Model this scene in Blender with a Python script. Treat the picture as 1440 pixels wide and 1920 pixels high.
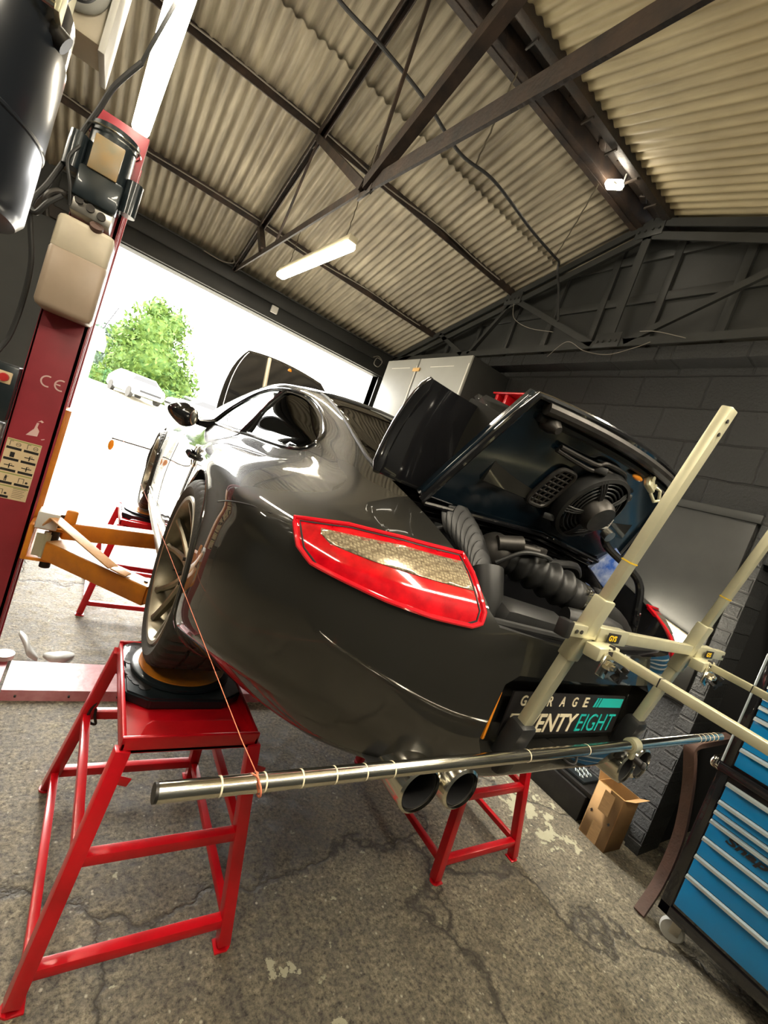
import bpy, bmesh, math, random
from mathutils import Vector, Matrix, Euler
from mathutils.bvhtree import BVHTree
import numpy as np
random.seed(7)
PI = math.pi
sc = bpy.context.scene
for o in list(bpy.data.objects):
    bpy.data.objects.remove(o)
COL = sc.collection

# ------------------------------------------------------------------ camera
cam_d = bpy.data.cameras.new('camera')
cam = bpy.data.objects.new('camera', cam_d)
COL.objects.link(cam)
cam_d.sensor_fit = 'HORIZONTAL'
cam_d.sensor_width = 36.0
cam_d.lens = 36.0 * 831.13 / 1440.0
cam_d.clip_start = 0.02
cam_d.clip_end = 400
# rows: world X, Y, Z axes seen in camera space (x right, y down, z forward)
RX = Vector((-0.0, 0, 0))
def _cam_matrix():
    f = 831.1287
    Y = Vector((211 - 720, 713 - 960, f)).normalized()
    X = Vector((1900 - 720, 1325 - 960, f)).normalized()
    Z = X.cross(Y)
    # columns of the camera's world matrix
    right = Vector((X.x, Y.x, Z.x))
    down = Vector((X.y, Y.y, Z.y))
    fwd = Vector((X.z, Y.z, Z.z))
    up, back = -down, -fwd
    m = Matrix(((right.x, up.x, back.x, 0), (right.y, up.y, back.y, 0), (right.z, up.z, back.z, 1.62), (0, 0, 0, 1)))
    return m
cam.matrix_world = _cam_matrix()
sc.camera = cam

# ------------------------------------------------------------------ world, exposure
sc.view_settings.view_transform = 'Standard'
sc.view_settings.look = 'None'
sc.view_settings.gamma = 1.0
sc.view_settings.use_curve_mapping = False
sc.view_settings.exposure = 0.85
WORLD_STRENGTH = 6.5
TUBE_STRENGTH = 36.0
w = bpy.data.worlds.new('sky')
sc.world = w
w.use_nodes = True
bgn = w.node_tree.nodes['Background']
bgn.inputs['Color'].default_value = (1.0, 0.985, 0.96, 1)
bgn.inputs['Strength'].default_value = WORLD_STRENGTH
sun_d = bpy.data.lights.new('sun', 'SUN')
sun_d.energy = 13.0
sun_d.angle = 0.6
sun_d.color = (1.0, 0.96, 0.88)
sun = bpy.data.objects.new('sun', sun_d)
COL.objects.link(sun)
sun.rotation_euler = (math.radians(59), 0, math.radians(192))

# ------------------------------------------------------------------ helpers
def frame(axis):
    a = Vector(axis).normalized()
    t = Vector((0, 0, 1)) if abs(a.z) < 0.9 else Vector((1, 0, 0))
    u = t.cross(a).normalized()
    v = a.cross(u).normalized()
    return u, v, a

def link(o):
    COL.objects.link(o)
    return o

def thing(name, label, cat, loc=(0, 0, 0), group=None):
    o = bpy.data.objects.new(name, None)
    o.empty_display_size = 0.1
    link(o)
    o.location = loc
    o['label'] = label
    o['category'] = cat
    if group:
        o['group'] = group
    return o

def root_of(o):
    while o.parent:
        o = o.parent
    return o

def dup(root, loc, label=None, group=None):
    r = root.copy()
    link(r)
    r.location = loc
    if label:
        r['label'] = label
    if group:
        r['group'] = group
    for ch in list(root.children):
        c = ch.copy()
        link(c)
        c.parent = r
        for g in list(ch.children):
            d = g.copy()
            link(d)
            d.parent = c
    return r

class MB:
    def __init__(s):
        s.bm = bmesh.new()
    def quad(s, pts, mi=0):
        f = s.bm.faces.new([s.bm.verts.new(p) for p in pts])
        f.material_index = mi
        return s
    def box(s, c, size, rot=None, bevel=0.0, seg=2, mi=0):
        b = bmesh.new()
        bmesh.ops.create_cube(b, size=1.0)
        for v in b.verts:
            v.co = Vector((v.co.x * size[0], v.co.y * size[1], v.co.z * size[2]))
        if bevel:
            bmesh.ops.bevel(b, geom=b.edges[:], offset=bevel, segments=seg, affect='EDGES', profile=0.5)
        m = Matrix.Translation(Vector(c))
        if rot is not None:
            m = m @ (rot.to_4x4() if isinstance(rot, Matrix) else Euler(rot).to_matrix().to_4x4())
        b.transform(m)
        return s.merge(b, mi)
    def lohi(s, lo, hi, bevel=0.0, mi=0):
        c = [(a + b) / 2 for a, b in zip(lo, hi)]
        return s.box(c, [abs(b - a) for a, b in zip(lo, hi)], bevel=bevel, mi=mi)
    def merge(s, b, mi=0):
        vm = {}
        for v in b.verts:
            vm[v] = s.bm.verts.new(v.co)
        for f in b.faces:
            try:
                nf = s.bm.faces.new([vm[v] for v in f.verts])
                nf.material_index = mi
            except ValueError:
                pass
        b.free()
        return s
    def bar(s, p0, p1, w, h, up=(0, 0, 1), bevel=0.0, mi=0):
        p0, p1 = Vector(p0), Vector(p1)
        d = p1 - p0
        a = d.normalized()
        u = Vector(up)
        side = a.cross(u)
        if side.length < 1e-4:
            side = a.cross(Vector((1, 0, 0)))
        side.normalize()
        upv = side.cross(a).normalized()
        R = Matrix((side, a, upv)).transposed()
        return s.box((p0 + p1) / 2, (w, d.length, h), rot=R, bevel=bevel, mi=mi)
    def angle(s, p0, p1, w, t, up=(0, 0, 1), flip=1):
        """steel angle section: two flanges"""
        p0, p1 = Vector(p0), Vector(p1)
        a = (p1 - p0).normalized()
        side = a.cross(Vector(up)).normalized()
        upv = side.cross(a).normalized()
        s.bar(p0 + side * (w / 2 * flip), p1 + side * (w / 2 * flip), w, t, up)
        s.bar(p0 + upv * (w / 2), p1 + upv * (w / 2), t, w, up)
        return s
    def tube(s, pts, r, seg=8, cap=True, closed=False, mi=0):
        pts = [Vector(p) for p in pts]
        n = len(pts)
        rs = r if isinstance(r, (list, tuple)) else [r] * n
        rings = []
        prev = None
        for i, p in enumerate(pts):
            if closed:
                a = (pts[(i + 1) % n] - pts[i - 1]).normalized()
            elif i == 0:
                a = (pts[1] - p).normalized()
            elif i == n - 1:
                a = (p - pts[-2]).normalized()
            else:
                a = ((pts[i + 1] - p).normalized() + (p - pts[i - 1]).normalized()).normalized()
            if prev is None:
                u, v, _ = frame(a)
            else:
                u = (prev - a * prev.dot(a)).normalized()
                v = a.cross(u)
            prev = u
            rings.append([s.bm.verts.new(p + (u * math.cos(2 * PI * k / seg) + v * math.sin(2 * PI * k / seg)) * rs[i]) for k in range(seg)])
        m = n if closed else n - 1
        for i in range(m):
            A, B = rings[i], rings[(i + 1) % n]
            for k in range(seg):
                f = s.bm.faces.new((A[k], A[(k + 1) % seg], B[(k + 1) % seg], B[k]))
                f.material_index = mi
        if cap and not closed:
            s.bm.faces.new(rings[0][::-1]).material_index = mi
            s.bm.faces.new(rings[-1]).material_index = mi
        return s
    def cyl(s, p0, p1, r0, r1=None, seg=24, mi=0):
        return s.tube([p0, p1], [r0, r0 if r1 is None else r1], seg, mi=mi)
    def lathe(s, prof, c=(0, 0, 0), axis=(0, 0, 1), seg=48, closed=False, rfun=None, mi=0):
        """prof: list of (r, h) along axis"""
        u, v, a = frame(axis)
        c = Vector(c)
        rings = []
        for j, (r, h) in enumerate(prof):
            ring = []
            for k in range(seg):
                t = 2 * PI * k / seg
                rr = r if rfun is None else rfun(j, k, r)
                ring.append(s.bm.verts.new(c + a * h + (u * math.cos(t) + v * math.sin(t)) * rr))
            rings.append(ring)
        m = len(rings) if closed else len(rings) - 1
        for i in range(m):
            A, B = rings[i], rings[(i + 1) % len(rings)]
            for k in range(seg):
                f = s.bm.faces.new((A[k], A[(k + 1) % seg], B[(k + 1) % seg], B[k]))
                f.material_index = mi
        if not closed:
            if prof[0][0] > 1e-5:
                s.bm.faces.new(rings[0][::-1]).material_index = mi
            if prof[-1][0] > 1e-5:
                s.bm.faces.new(rings[-1]).material_index = mi
        return s
    def prism(s, poly, o, u, v, d, mi=0):
        """2-D polygon in plane (o,u,v) extruded by vector d"""
        o, u, v, d = Vector(o), Vector(u), Vector(v), Vector(d)
        A = [s.bm.verts.new(o + u * p[0] + v * p[1]) for p in poly]
        B = [s.bm.verts.new(o + u * p[0] + v * p[1] + d) for p in poly]
        n = len(poly)
        s.bm.faces.new(A[::-1]).material_index = mi
        s.bm.faces.new(B).material_index = mi
        for i in range(n):
            s.bm.faces.new((A[i], A[(i + 1) % n], B[(i + 1) % n], B[i])).material_index = mi
        return s
    def grid(s, fn, nu, nv, mi=0):
        V = [[s.bm.verts.new(fn(i / nu, j / nv)) for j in range(nv + 1)] for i in range(nu + 1)]
        for i in range(nu):
            for j in range(nv):
                s.bm.faces.new((V[i][j], V[i + 1][j], V[i + 1][j + 1], V[i][j + 1])).material_index = mi
        return s
    def sphere(s, c, r, sub=3, sc3=(1, 1, 1), mi=0):
        b = bmesh.new()
        bmesh.ops.create_icosphere(b, subdivisions=sub, radius=r)
        for v in b.verts:
            v.co = Vector((v.co.x * sc3[0], v.co.y * sc3[1], v.co.z * sc3[2])) + Vector(c)
        return s.merge(b, mi)
    def mesh(s, me, m, mi=0):
        b = bmesh.new()
        b.from_mesh(me)
        b.transform(m)
        return s.merge(b, mi)
    def xform(s, m):
        s.bm.transform(m)
        return s
    def build(s, name, mats, parent=None, local=False, smooth=True, ang=35, props=None, keep=False, clean=True, solid=0.0):
        bm = s.bm
        if clean:
            bmesh.ops.remove_doubles(bm, verts=bm.verts[:], dist=1e-5)
            bmesh.ops.recalc_face_normals(bm, faces=bm.faces[:])
        off = Vector((0, 0, 0))
        if parent is not None:
            if not local:
                off = Vector(root_of(parent).location)
        elif not keep and not local:
            xs = [v.co.x for v in bm.verts]
            ys = [v.co.y for v in bm.verts]
            zs = [v.co.z for v in bm.verts]
            off = Vector(((min(xs) + max(xs)) / 2, (min(ys) + max(ys)) / 2, min(zs)))
        for v in bm.verts:
            v.co -= off
        if smooth:
            lim = math.radians(ang)
            for f in bm.faces:
                f.smooth = True
            for e in bm.edges:
                if len(e.link_faces) == 2:
                    e.smooth = e.calc_face_angle(0) < lim
                else:
                    e.smooth = True
        me = bpy.data.meshes.new(name)
        bm.to_mesh(me)
        bm.free()
        for m in (mats if isinstance(mats, (list, tuple)) else [mats]):
            me.materials.append(m)
        o = bpy.data.objects.new(name, me)
        link(o)
        if parent is not None:
            o.parent = parent
        else:
            o.location = off
        if solid:
            md = o.modifiers.new('thickness', 'SOLIDIFY')
            md.thickness = solid
            md.offset = 0
        for k, v in (props or {}).items():
            o[k] = v
        return o

def tagd(label, cat, group=None):
    d = dict(label=label, category=cat)
    if group:
        d['group'] = group
    return d
ST = dict(kind='structure')

def text_mesh(txt, size=1.0, extrude=0.0, shear=0.0, bold=0.0, spacing=1.0):
    cu = bpy.data.curves.new('t', 'FONT')
    cu.body = txt
    cu.size = size
    cu.extrude = extrude
    cu.shear = shear
    cu.offset = bold
    cu.space_character = spacing
    cu.resolution_u = 3
    ob = bpy.data.objects.new('t', cu)
    link(ob)
    bpy.context.view_layer.update()
    me = bpy.data.meshes.new_from_object(ob.evaluated_get(bpy.context.evaluated_depsgraph_get()))
    bpy.data.objects.remove(ob)
    bpy.data.curves.remove(cu)
    return me

def plane_m(o, u, v):
    u, v = Vector(u).normalized(), Vector(v).normalized()
    n = u.cross(v)
    o = Vector(o)
    return Matrix(((u.x, v.x, n.x, o.x), (u.y, v.y, n.y, o.y), (u.z, v.z, n.z, o.z), (0, 0, 0, 1)))

# ------------------------------------------------------------------ materials
def mat(name, col, rough=0.5, metal=0.0, coat=0.0, coat_rough=0.03, noise=0.0, nscale=8.0, col2=None, bump=0.0, bscale=60.0, emit=None, estr=0.0, trans=0.0, ior=1.45, alpha=1.0, spec=0.5, rvar=0.0, stretch=(1, 1, 1)):
    m = bpy.data.materials.new(name)
    m.use_nodes = True
    nt = m.node_tree
    b = nt.nodes['Principled BSDF']
    b.inputs['Base Color'].default_value = (*col, 1)
    b.inputs['Roughness'].default_value = rough
    b.inputs['Metallic'].default_value = metal
    b.inputs['Coat Weight'].default_value = coat
    b.inputs['Coat Roughness'].default_value = coat_rough
    b.inputs['IOR'].default_value = ior
    b.inputs['Specular IOR Level'].default_value = spec
    b.inputs['Transmission Weight'].default_value = trans
    b.inputs['Alpha'].default_value = alpha
    if emit:
        b.inputs['Emission Color'].default_value = (*emit, 1)
        b.inputs['Emission Strength'].default_value = estr
    need = noise or bump or rvar
    if need:
        tc = nt.nodes.new('ShaderNodeTexCoord')
        mp = nt.nodes.new('ShaderNodeMapping')
        mp.inputs['Scale'].default_value = stretch
        nt.links.new(tc.outputs['Object'], mp.inputs['Vector'])
    if noise or rvar:
        n = nt.nodes.new('ShaderNodeTexNoise')
        n.inputs['Scale'].default_value = nscale
        n.inputs['Detail'].default_value = 6
        n.inputs['Roughness'].default_value = 0.6
        nt.links.new(mp.outputs['Vector'], n.inputs['Vector'])
        rr = nt.nodes.new('ShaderNodeValToRGB')
        rr.color_ramp.elements[0].position = 0.35
        rr.color_ramp.elements[1].position = 0.68
        c2 = col2 if col2 else tuple(c * (1 - noise) for c in col)
        rr.color_ramp.elements[0].color = (*c2, 1)
        rr.color_ramp.elements[1].color = (*col, 1)
        nt.links.new(n.outputs['Fac'], rr.inputs['Fac'])
        if noise:
            nt.links.new(rr.outputs['Color'], b.inputs['Base Color'])
        if rvar:
            mr = nt.nodes.new('ShaderNodeMapRange')
            mr.inputs['To Min'].default_value = max(0.02, rough - rvar)
            mr.inputs['To Max'].default_value = min(1, rough + rvar)
            nt.links.new(n.outputs['Fac'], mr.inputs['Value'])
            nt.links.new(mr.outputs['Result'], b.inputs['Roughness'])
    if bump:
        n2 = nt.nodes.new('ShaderNodeTexNoise')
        n2.inputs['Scale'].default_value = bscale
        n2.inputs['Detail'].default_value = 5
        nt.links.new(mp.outputs['Vector'], n2.inputs['Vector'])
        bp = nt.nodes.new('ShaderNodeBump')
        bp.inputs['Strength'].default_value = bump
        bp.inputs['Distance'].default_value = 0.01
        nt.links.new(n2.outputs['Fac'], bp.inputs['Height'])
        nt.links.new(bp.outputs['Normal'], b.inputs['Normal'])
    return m

M = {}
M['paint'] = mat('charcoal_metallic_paint', (0.020, 0.019, 0.016), 0.40, 0.1, coat=1.0, coat_rough=0.025, spec=0.12)
M['black_gloss'] = mat('gloss_black', (0.008, 0.008, 0.009), 0.12, 0.0, coat=1.0)
M['lid_in'] = mat('navy_black_paint', (0.004, 0.010, 0.016), 0.2, coat=0.6, coat_rough=0.12)
M['black_plastic'] = mat('black_plastic', (0.018, 0.018, 0.018), 0.45, noise=0.3, nscale=20)
M['black_soft'] = mat('matt_black', (0.012, 0.012, 0.013), 0.75, noise=0.3, nscale=14)
M['dark_metal'] = mat('dark_cast_metal', (0.07, 0.065, 0.06), 0.45, 0.7, noise=0.4, nscale=25)
M['alloy'] = mat('alloy', (0.42, 0.40, 0.36), 0.3, 0.9, noise=0.15, nscale=20)
M['wheel'] = mat('bronze_grey_wheel', (0.36, 0.32, 0.235), 0.34, 0.8, noise=0.25, nscale=9, col2=(0.22, 0.19, 0.14))
M['tyre'] = mat('tyre_rubber', (0.045, 0.042, 0.036), 0.62, noise=0.35, nscale=30, bump=0.15, bscale=120)
M['chrome'] = mat('chrome_tube', (0.75, 0.72, 0.63), 0.16, 1.0, rvar=0.08, nscale=12)
M['zinc'] = mat('pale_gold_zinc', (0.64, 0.61, 0.42), 0.38, 0.5, noise=0.18, nscale=7, rvar=0.1)
M['red'] = mat('red_powder_coat', (0.66, 0.004, 0.012), 0.35, coat=0.35, coat_rough=0.15, noise=0.25, nscale=6)
M['lift_red'] = mat('lift_red_paint', (0.32, 0.028, 0.042), 0.42, coat=0.2, coat_rough=0.3, noise=0.25, nscale=4)
M['plate_red'] = mat('worn_red_steel', (0.42, 0.16, 0.17), 0.45, noise=0.9, nscale=9, col2=(0.30, 0.06, 0.07), bump=0.2, bscale=30)
M['orange'] = mat('orange_lift_paint', (0.78, 0.27, 0.015), 0.42, coat=0.2, coat_rough=0.3, noise=0.5, nscale=7, col2=(0.52, 0.17, 0.02), bump=0.1)
M['orange_top'] = mat('worn_orange_steel', (0.62, 0.38, 0.18), 0.45, noise=0.5, nscale=9, col2=(0.45, 0.2, 0.06))
M['steel_black'] = mat('black_painted_steel', (0.022, 0.021, 0.02), 0.5, 0.2, noise=0.5, nscale=6, col2=(0.045, 0.03, 0.02), bump=0.25, bscale=50)
M['truss'] = mat('rusty_brown_steel', (0.050, 0.031, 0.021), 0.6, 0.2, noise=0.6, nscale=9, col2=(0.014, 0.011, 0.010), bump=0.3, bscale=60)
M['gable'] = mat('dark_grey_gable_paint', (0.030, 0.031, 0.029), 0.5, noise=0.35, nscale=2.5, bump=0.25, bscale=8)
M['dark_wall'] = mat('dark_grey_wall_paint', (0.050, 0.054, 0.052), 0.55, noise=0.25, nscale=1.5)
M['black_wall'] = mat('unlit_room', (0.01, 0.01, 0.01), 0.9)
M['tank_white'] = mat('yellowed_white_plastic', (0.60, 0.53, 0.40), 0.4, noise=0.2, nscale=5, trans=0.0)
M['tank_oil'] = mat('oil_filled_white_plastic', (0.40, 0.31, 0.23), 0.4, noise=0.15, nscale=5)
M['cover_brown'] = mat('stained_cover', (0.22, 0.19, 0.12), 0.35, noise=0.4, nscale=14, col2=(0.30, 0.20, 0.09))
M['motor'] = mat('motor_dark_enamel', (0.015, 0.022, 0.026), 0.3, 0.2, coat=0.4)
M['cyl_black'] = mat('semi_gloss_black_tank', (0.012, 0.015, 0.02), 0.28, 0.0, coat=0.5, coat_rough=0.15, noise=0.4, nscale=3)
M['white'] = mat('white_enamel', (0.72, 0.71, 0.66), 0.4, noise=0.1)
M['grey_plastic'] = mat('grey_plastic', (0.35, 0.35, 0.32), 0.5, noise=0.15)
M['cupboard'] = mat('pale_grey_board', (0.34, 0.34, 0.31), 0.5, noise=0.12, nscale=2)
M['card'] = mat('brown_cardboard', (0.50, 0.29, 0.12), 0.75, noise=0.12, nscale=12)
M['card_in'] = mat('cardboard_inside', (0.62, 0.38, 0.14), 0.75, noise=0.1, nscale=9)
M['tape'] = mat('brown_tape', (0.27, 0.16, 0.07), 0.25, noise=0.2, nscale=25, stretch=(1, 1, 6))
M['blue'] = mat('blue_drawer_paint', (0.002, 0.165, 0.37), 0.28, coat=0.6, coat_rough=0.08, noise=0.12, nscale=3)
M['trim_al'] = mat('aluminium_trim', (0.55, 0.62, 0.62), 0.35, 0.8)
M['rust'] = mat('rusty_brown_beam', (0.10, 0.05, 0.034), 0.6, noise=0.5, nscale=8, col2=(0.07, 0.04, 0.03), bump=0.2)
M['cable'] = mat('black_cable', (0.02, 0.02, 0.02), 0.5)
M['cable_grey'] = mat('grey_cable', (0.20, 0.18, 0.15), 0.5)
M['chain'] = mat('dull_chain', (0.10, 0.085, 0.06), 0.5, 0.6)
M['thread'] = mat('red_orange_thread', (0.75, 0.22, 0.12), 0.6)
M['tube_on'] = mat('lit_tube', (1, 1, 1), 0.5, emit=(1.0, 0.90, 0.72), estr=TUBE_STRENGTH)
M['fitting'] = mat('lamp_housing', (0.55, 0.50, 0.36), 0.45)
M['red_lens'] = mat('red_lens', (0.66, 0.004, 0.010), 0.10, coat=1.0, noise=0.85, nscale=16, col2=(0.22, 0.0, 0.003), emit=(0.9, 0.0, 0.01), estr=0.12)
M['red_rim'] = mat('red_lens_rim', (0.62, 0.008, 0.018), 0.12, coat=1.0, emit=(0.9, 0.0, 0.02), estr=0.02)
M['teal'] = mat('teal_print', (0.015, 0.50, 0.45), 0.45)
M['cream'] = mat('cream_print', (0.80, 0.70, 0.50), 0.5)
M['ink'] = mat('black_ink', (0.015, 0.013, 0.013), 0.5)
M['sticker'] = mat('yellowed_sticker', (0.66, 0.52, 0.32), 0.5)
M['sticker_green'] = mat('green_sticker_band', (0.30, 0.33, 0.10), 0.5)
M['yellow'] = mat('yellow_print', (0.80, 0.52, 0.02), 0.5)
M['label_white'] = mat('white_label', (0.75, 0.73, 0.66), 0.5)
M['red_btn'] = mat('red_button', (0.50, 0.03, 0.03), 0.35)
M['pink_white'] = mat('faded_white_print', (0.70, 0.48, 0.45), 0.5)
M['skin_silver'] = mat('silver_sill', (0.5, 0.48, 0.42), 0.3, 0.8)
M['amber'] = mat('amber_plastic', (0.85, 0.28, 0.01), 0.3, coat=0.5)
M['blue_rag'] = mat('blue_white_sheet', (0.55, 0.62, 0.75), 0.7, noise=0.9, nscale=18, col2=(0.02, 0.10, 0.45))

M['paint'].node_tree.nodes['Principled BSDF'].inputs['Coat IOR'].default_value = 1.7
def glass_mat(name, tint, alpha):
    m = bpy.data.materials.new(name)
    m.use_nodes = True
    nt = m.node_tree
    nt.nodes.remove(nt.nodes['Principled BSDF'])
    out = nt.nodes['Material Output']
    tr = nt.nodes.new('ShaderNodeBsdfTransparent')
    tr.inputs['Color'].default_value = (*tint, 1)
    gl = nt.nodes.new('ShaderNodeBsdfGlossy')
    gl.inputs['Roughness'].default_value = 0.02
    fr = nt.nodes.new('ShaderNodeFresnel')
    fr.inputs['IOR'].default_value = 1.5
    mx = nt.nodes.new('ShaderNodeMixShader')
    nt.links.new(fr.outputs[0], mx.inputs[0])
    nt.links.new(tr.outputs[0], mx.inputs[1])
    nt.links.new(gl.outputs[0], mx.inputs[2])
    nt.links.new(mx.outputs[0], out.inputs['Surface'])
    return m
M['glass'] = glass_mat('window_glass', (0.62, 0.66, 0.62), 0.3)
M['glass_dark'] = glass_mat('tinted_window_glass', (0.22, 0.24, 0.23), 0.3)

# lens of the clear strip: pale prisms
def clear_lens_mat():
    m = mat('clear_ribbed_lens', (0.42, 0.36, 0.25), 0.18, 0.5, coat=1.0)
    nt = m.node_tree
    b = nt.nodes['Principled BSDF']
    tc = nt.nodes.new('ShaderNodeTexCoord')
    mp = nt.nodes.new('ShaderNodeMapping')
    mp.inputs['Scale'].default_value = (150, 60, 210)
    vo = nt.nodes.new('ShaderNodeTexVoronoi')
    vo.distance = 'CHEBYCHEV'
    vo.inputs['Scale'].default_value = 1
    vo.inputs['Randomness'].default_value = 0.35
    cr = nt.nodes.new('ShaderNodeValToRGB')
    cr.color_ramp.elements[0].color = (0.72, 0.62, 0.42, 1)
    cr.color_ramp.elements[1].color = (0.16, 0.12, 0.08, 1)
    cr.color_ramp.elements[1].position = 0.6
    nt.links.new(tc.outputs['Object'], mp.inputs['Vector'])
    nt.links.new(mp.outputs['Vector'], vo.inputs['Vector'])
    nt.links.new(vo.outputs['Distance'], cr.inputs['Fac'])
    nt.links.new(cr.outputs['Color'], b.inputs['Base Color'])
    return m
M['clear_lens'] = clear_lens_mat()

# ---- concrete floor
def floor_mat(name, base, dark, fleck, glossy):
    m = bpy.data.materials.new(name)
    m.use_nodes = True
    nt = m.node_tree
    L = nt.links.new
    b = nt.nodes['Principled BSDF']
    tc = nt.nodes.new('ShaderNodeTexCoord')
    def noise(s, d=8, r=0.6):
        n = nt.nodes.new('ShaderNodeTexNoise')
        n.inputs['Scale'].default_value = s
        n.inputs['Detail'].default_value = d
        n.inputs['Roughness'].default_value = r
        L(tc.outputs['Object'], n.inputs['Vector'])
        return n
    def ramp(src, p0, p1, c0, c1):
        r = nt.nodes.new('ShaderNodeValToRGB')
        r.color_ramp.elements[0].position = p0
        r.color_ramp.elements[1].position = p1
        r.color_ramp.elements[0].color = (*c0, 1)
        r.color_ramp.elements[1].color = (*c1, 1)
        L(src, r.inputs['Fac'])
        return r
    def mix(f, a, bb, mode='MIX'):
        x = nt.nodes.new('ShaderNodeMix')
        x.data_type = 'RGBA'
        x.blend_type = mode
        if hasattr(f, 'links'):
            L(f, x.inputs[0])
        else:
            x.inputs[0].default_value = f
        for s_, i_ in ((a, 6), (bb, 7)):
            if hasattr(s_, 'links'):
                L(s_, x.inputs[i_])
            else:
                x.inputs[i_].default_value = (*s_, 1)
        return x.outputs[2]
    big = noise(1.3)
    mid = noise(14)
    fine = noise(58, 6, 0.78)
    c = ramp(big.outputs['Fac'], 0.32, 0.7, dark, base).outputs['Color']
    c = mix(0.8, c, ramp(mid.outputs['Fac'], 0.3, 0.7, (0.4, 0.38, 0.35), (1.45, 1.45, 1.4)).outputs['Color'], 'MULTIPLY')
    c = mix(0.9, c, ramp(fine.outputs['Fac'], 0.36, 0.64, (0.12, 0.11, 0.10), (1.9, 1.9, 1.85)).outputs['Color'], 'MULTIPLY')
    # aggregate flecks
    vo = nt.nodes.new('ShaderNodeTexVoronoi')
    vo.inputs['Scale'].default_value = 34
    L(tc.outputs['Object'], vo.inputs['Vector'])
    fl = ramp(vo.outputs['Distance'], 0.10, 0.22, (1, 1, 1), (0, 0, 0))
    sel = noise(24, 2)
    ff = nt.nodes.new('ShaderNodeMath')
    ff.operation = 'MULTIPLY'
    L(fl.outputs['Color'], ff.inputs[0])
    L(ramp(sel.outputs['Fac'], 0.52, 0.6, (0, 0, 0), (1, 1, 1)).outputs['Color'], ff.inputs[1])
    c = mix(ff.outputs[0], c, fleck)
    # old flaked paint
    pn = noise(5.5, 9, 0.62)
    pn2 = noise(0.9, 2)
    pf = nt.nodes.new('ShaderNodeMath')
    pf.operation = 'MULTIPLY'
    L(ramp(pn.outputs['Fac'], 0.665, 0.68, (0, 0, 0), (1, 1, 1)).outputs['Color'], pf.inputs[0])
    L(ramp(pn2.outputs['Fac'], 0.5, 0.56, (0, 0, 0), (1, 1, 1)).outputs['Color'], pf.inputs[1])
    c = mix(pf.outputs[0], c, (0.42, 0.40, 0.27))
    # larger flakes of old yellowish paint left at a few spots
    acc = None
    for (qx, qy, qr) in ((2.72, 1.42, 0.30), (2.62, 1.18, 0.16), (2.78, 1.12, 0.12), (0.92, 0.98, 0.09), (2.62, 0.20, 0.10), (1.0, 0.78, 0.07)):
        vd = nt.nodes.new('ShaderNodeVectorMath')
        vd.operation = 'DISTANCE'
        L(tc.outputs['Object'], vd.inputs[0])
        vd.inputs[1].default_value = (qx, qy, 0)
        mr_ = nt.nodes.new('ShaderNodeMapRange')
        mr_.inputs['From Min'].default_value = 0
        mr_.inputs['From Max'].default_value = qr
        mr_.inputs['To Min'].default_value = 1
        mr_.inputs['To Max'].default_value = 0
        L(vd.outputs['Value'], mr_.inputs['Value'])
        if acc is None:
            acc = mr_.outputs['Result']
        else:
            mx_ = nt.nodes.new('ShaderNodeMath')
            mx_.operation = 'MAXIMUM'
            L(acc, mx_.inputs[0])
            L(mr_.outputs['Result'], mx_.inputs[1])
            acc = mx_.outputs[0]
    pn3 = noise(13, 7, 0.62)
    av = nt.nodes.new('ShaderNodeMath')
    av.operation = 'MULTIPLY_ADD'
    L(acc, av.inputs[0])
    av.inputs[1].default_value = 0.24
    L(pn3.outputs['Fac'], av.inputs[2])
    c = mix(ramp(av.outputs[0], 0.66, 0.675, (0, 0, 0), (1, 1, 1)).outputs['Color'], c, (0.46, 0.44, 0.30))
    # dark cracks
    mp = nt.nodes.new('ShaderNodeVectorMath')
    mp.operation = 'ADD'
    wn = noise(2.5, 6)
    sc_ = nt.nodes.new('ShaderNodeVectorMath')
    sc_.operation = 'SCALE'
    sc_.inputs['Scale'].default_value = 0.45
    L(wn.outputs['Color'], sc_.inputs[0])
    L(tc.outputs['Object'], mp.inputs[0])
    L(sc_.outputs[0], mp.inputs[1])
    ve = nt.nodes.new('ShaderNodeTexVoronoi')
    ve.feature = 'DISTANCE_TO_EDGE'
    ve.inputs['Scale'].default_value = 0.42
    L(mp.outputs[0], ve.inputs['Vector'])
    cr = ramp(ve.outputs['Distance'], 0.0015, 0.006, (1, 1, 1), (0, 0, 0))
    c = mix(cr.outputs['Color'], c, tuple(x * 0.35 for x in dark))
    # tyre-wide dark oil bands running along the bay
    sx = nt.nodes.new('ShaderNodeSeparateXYZ')
    L(mp.outputs[0], sx.inputs[0])
    L(c, b.inputs['Base Color'])
    mr = nt.nodes.new('ShaderNodeMapRange')
    mr.inputs['To Min'].default_value = glossy
    mr.inputs['To Max'].default_value = 0.85
    mr.inputs['From Min'].default_value = 0.3
    mr.inputs['From Max'].default_value = 0.7
    L(mid.outputs['Fac'], mr.inputs['Value'])
    L(mr.outputs['Result'], b.inputs['Roughness'])
    ad = nt.nodes.new('ShaderNodeMath')
    ad.operation = 'ADD'
    L(fine.outputs['Fac'], ad.inputs[0])
    L(mid.outputs['Fac'], ad.inputs[1])
    sb = nt.nodes.new('ShaderNodeMath')
    sb.operation = 'SUBTRACT'
    L(ad.outputs[0], sb.inputs[0])
    L(cr.outputs['Color'], sb.inputs[1])
    bp = nt.nodes.new('ShaderNodeBump')
    bp.inputs['Strength'].default_value = 0.75
    bp.inputs['Distance'].default_value = 0.014
    L(sb.outputs[0], bp.inputs['Height'])
    L(bp.outputs['Normal'], b.inputs['Normal'])
    return m
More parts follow.
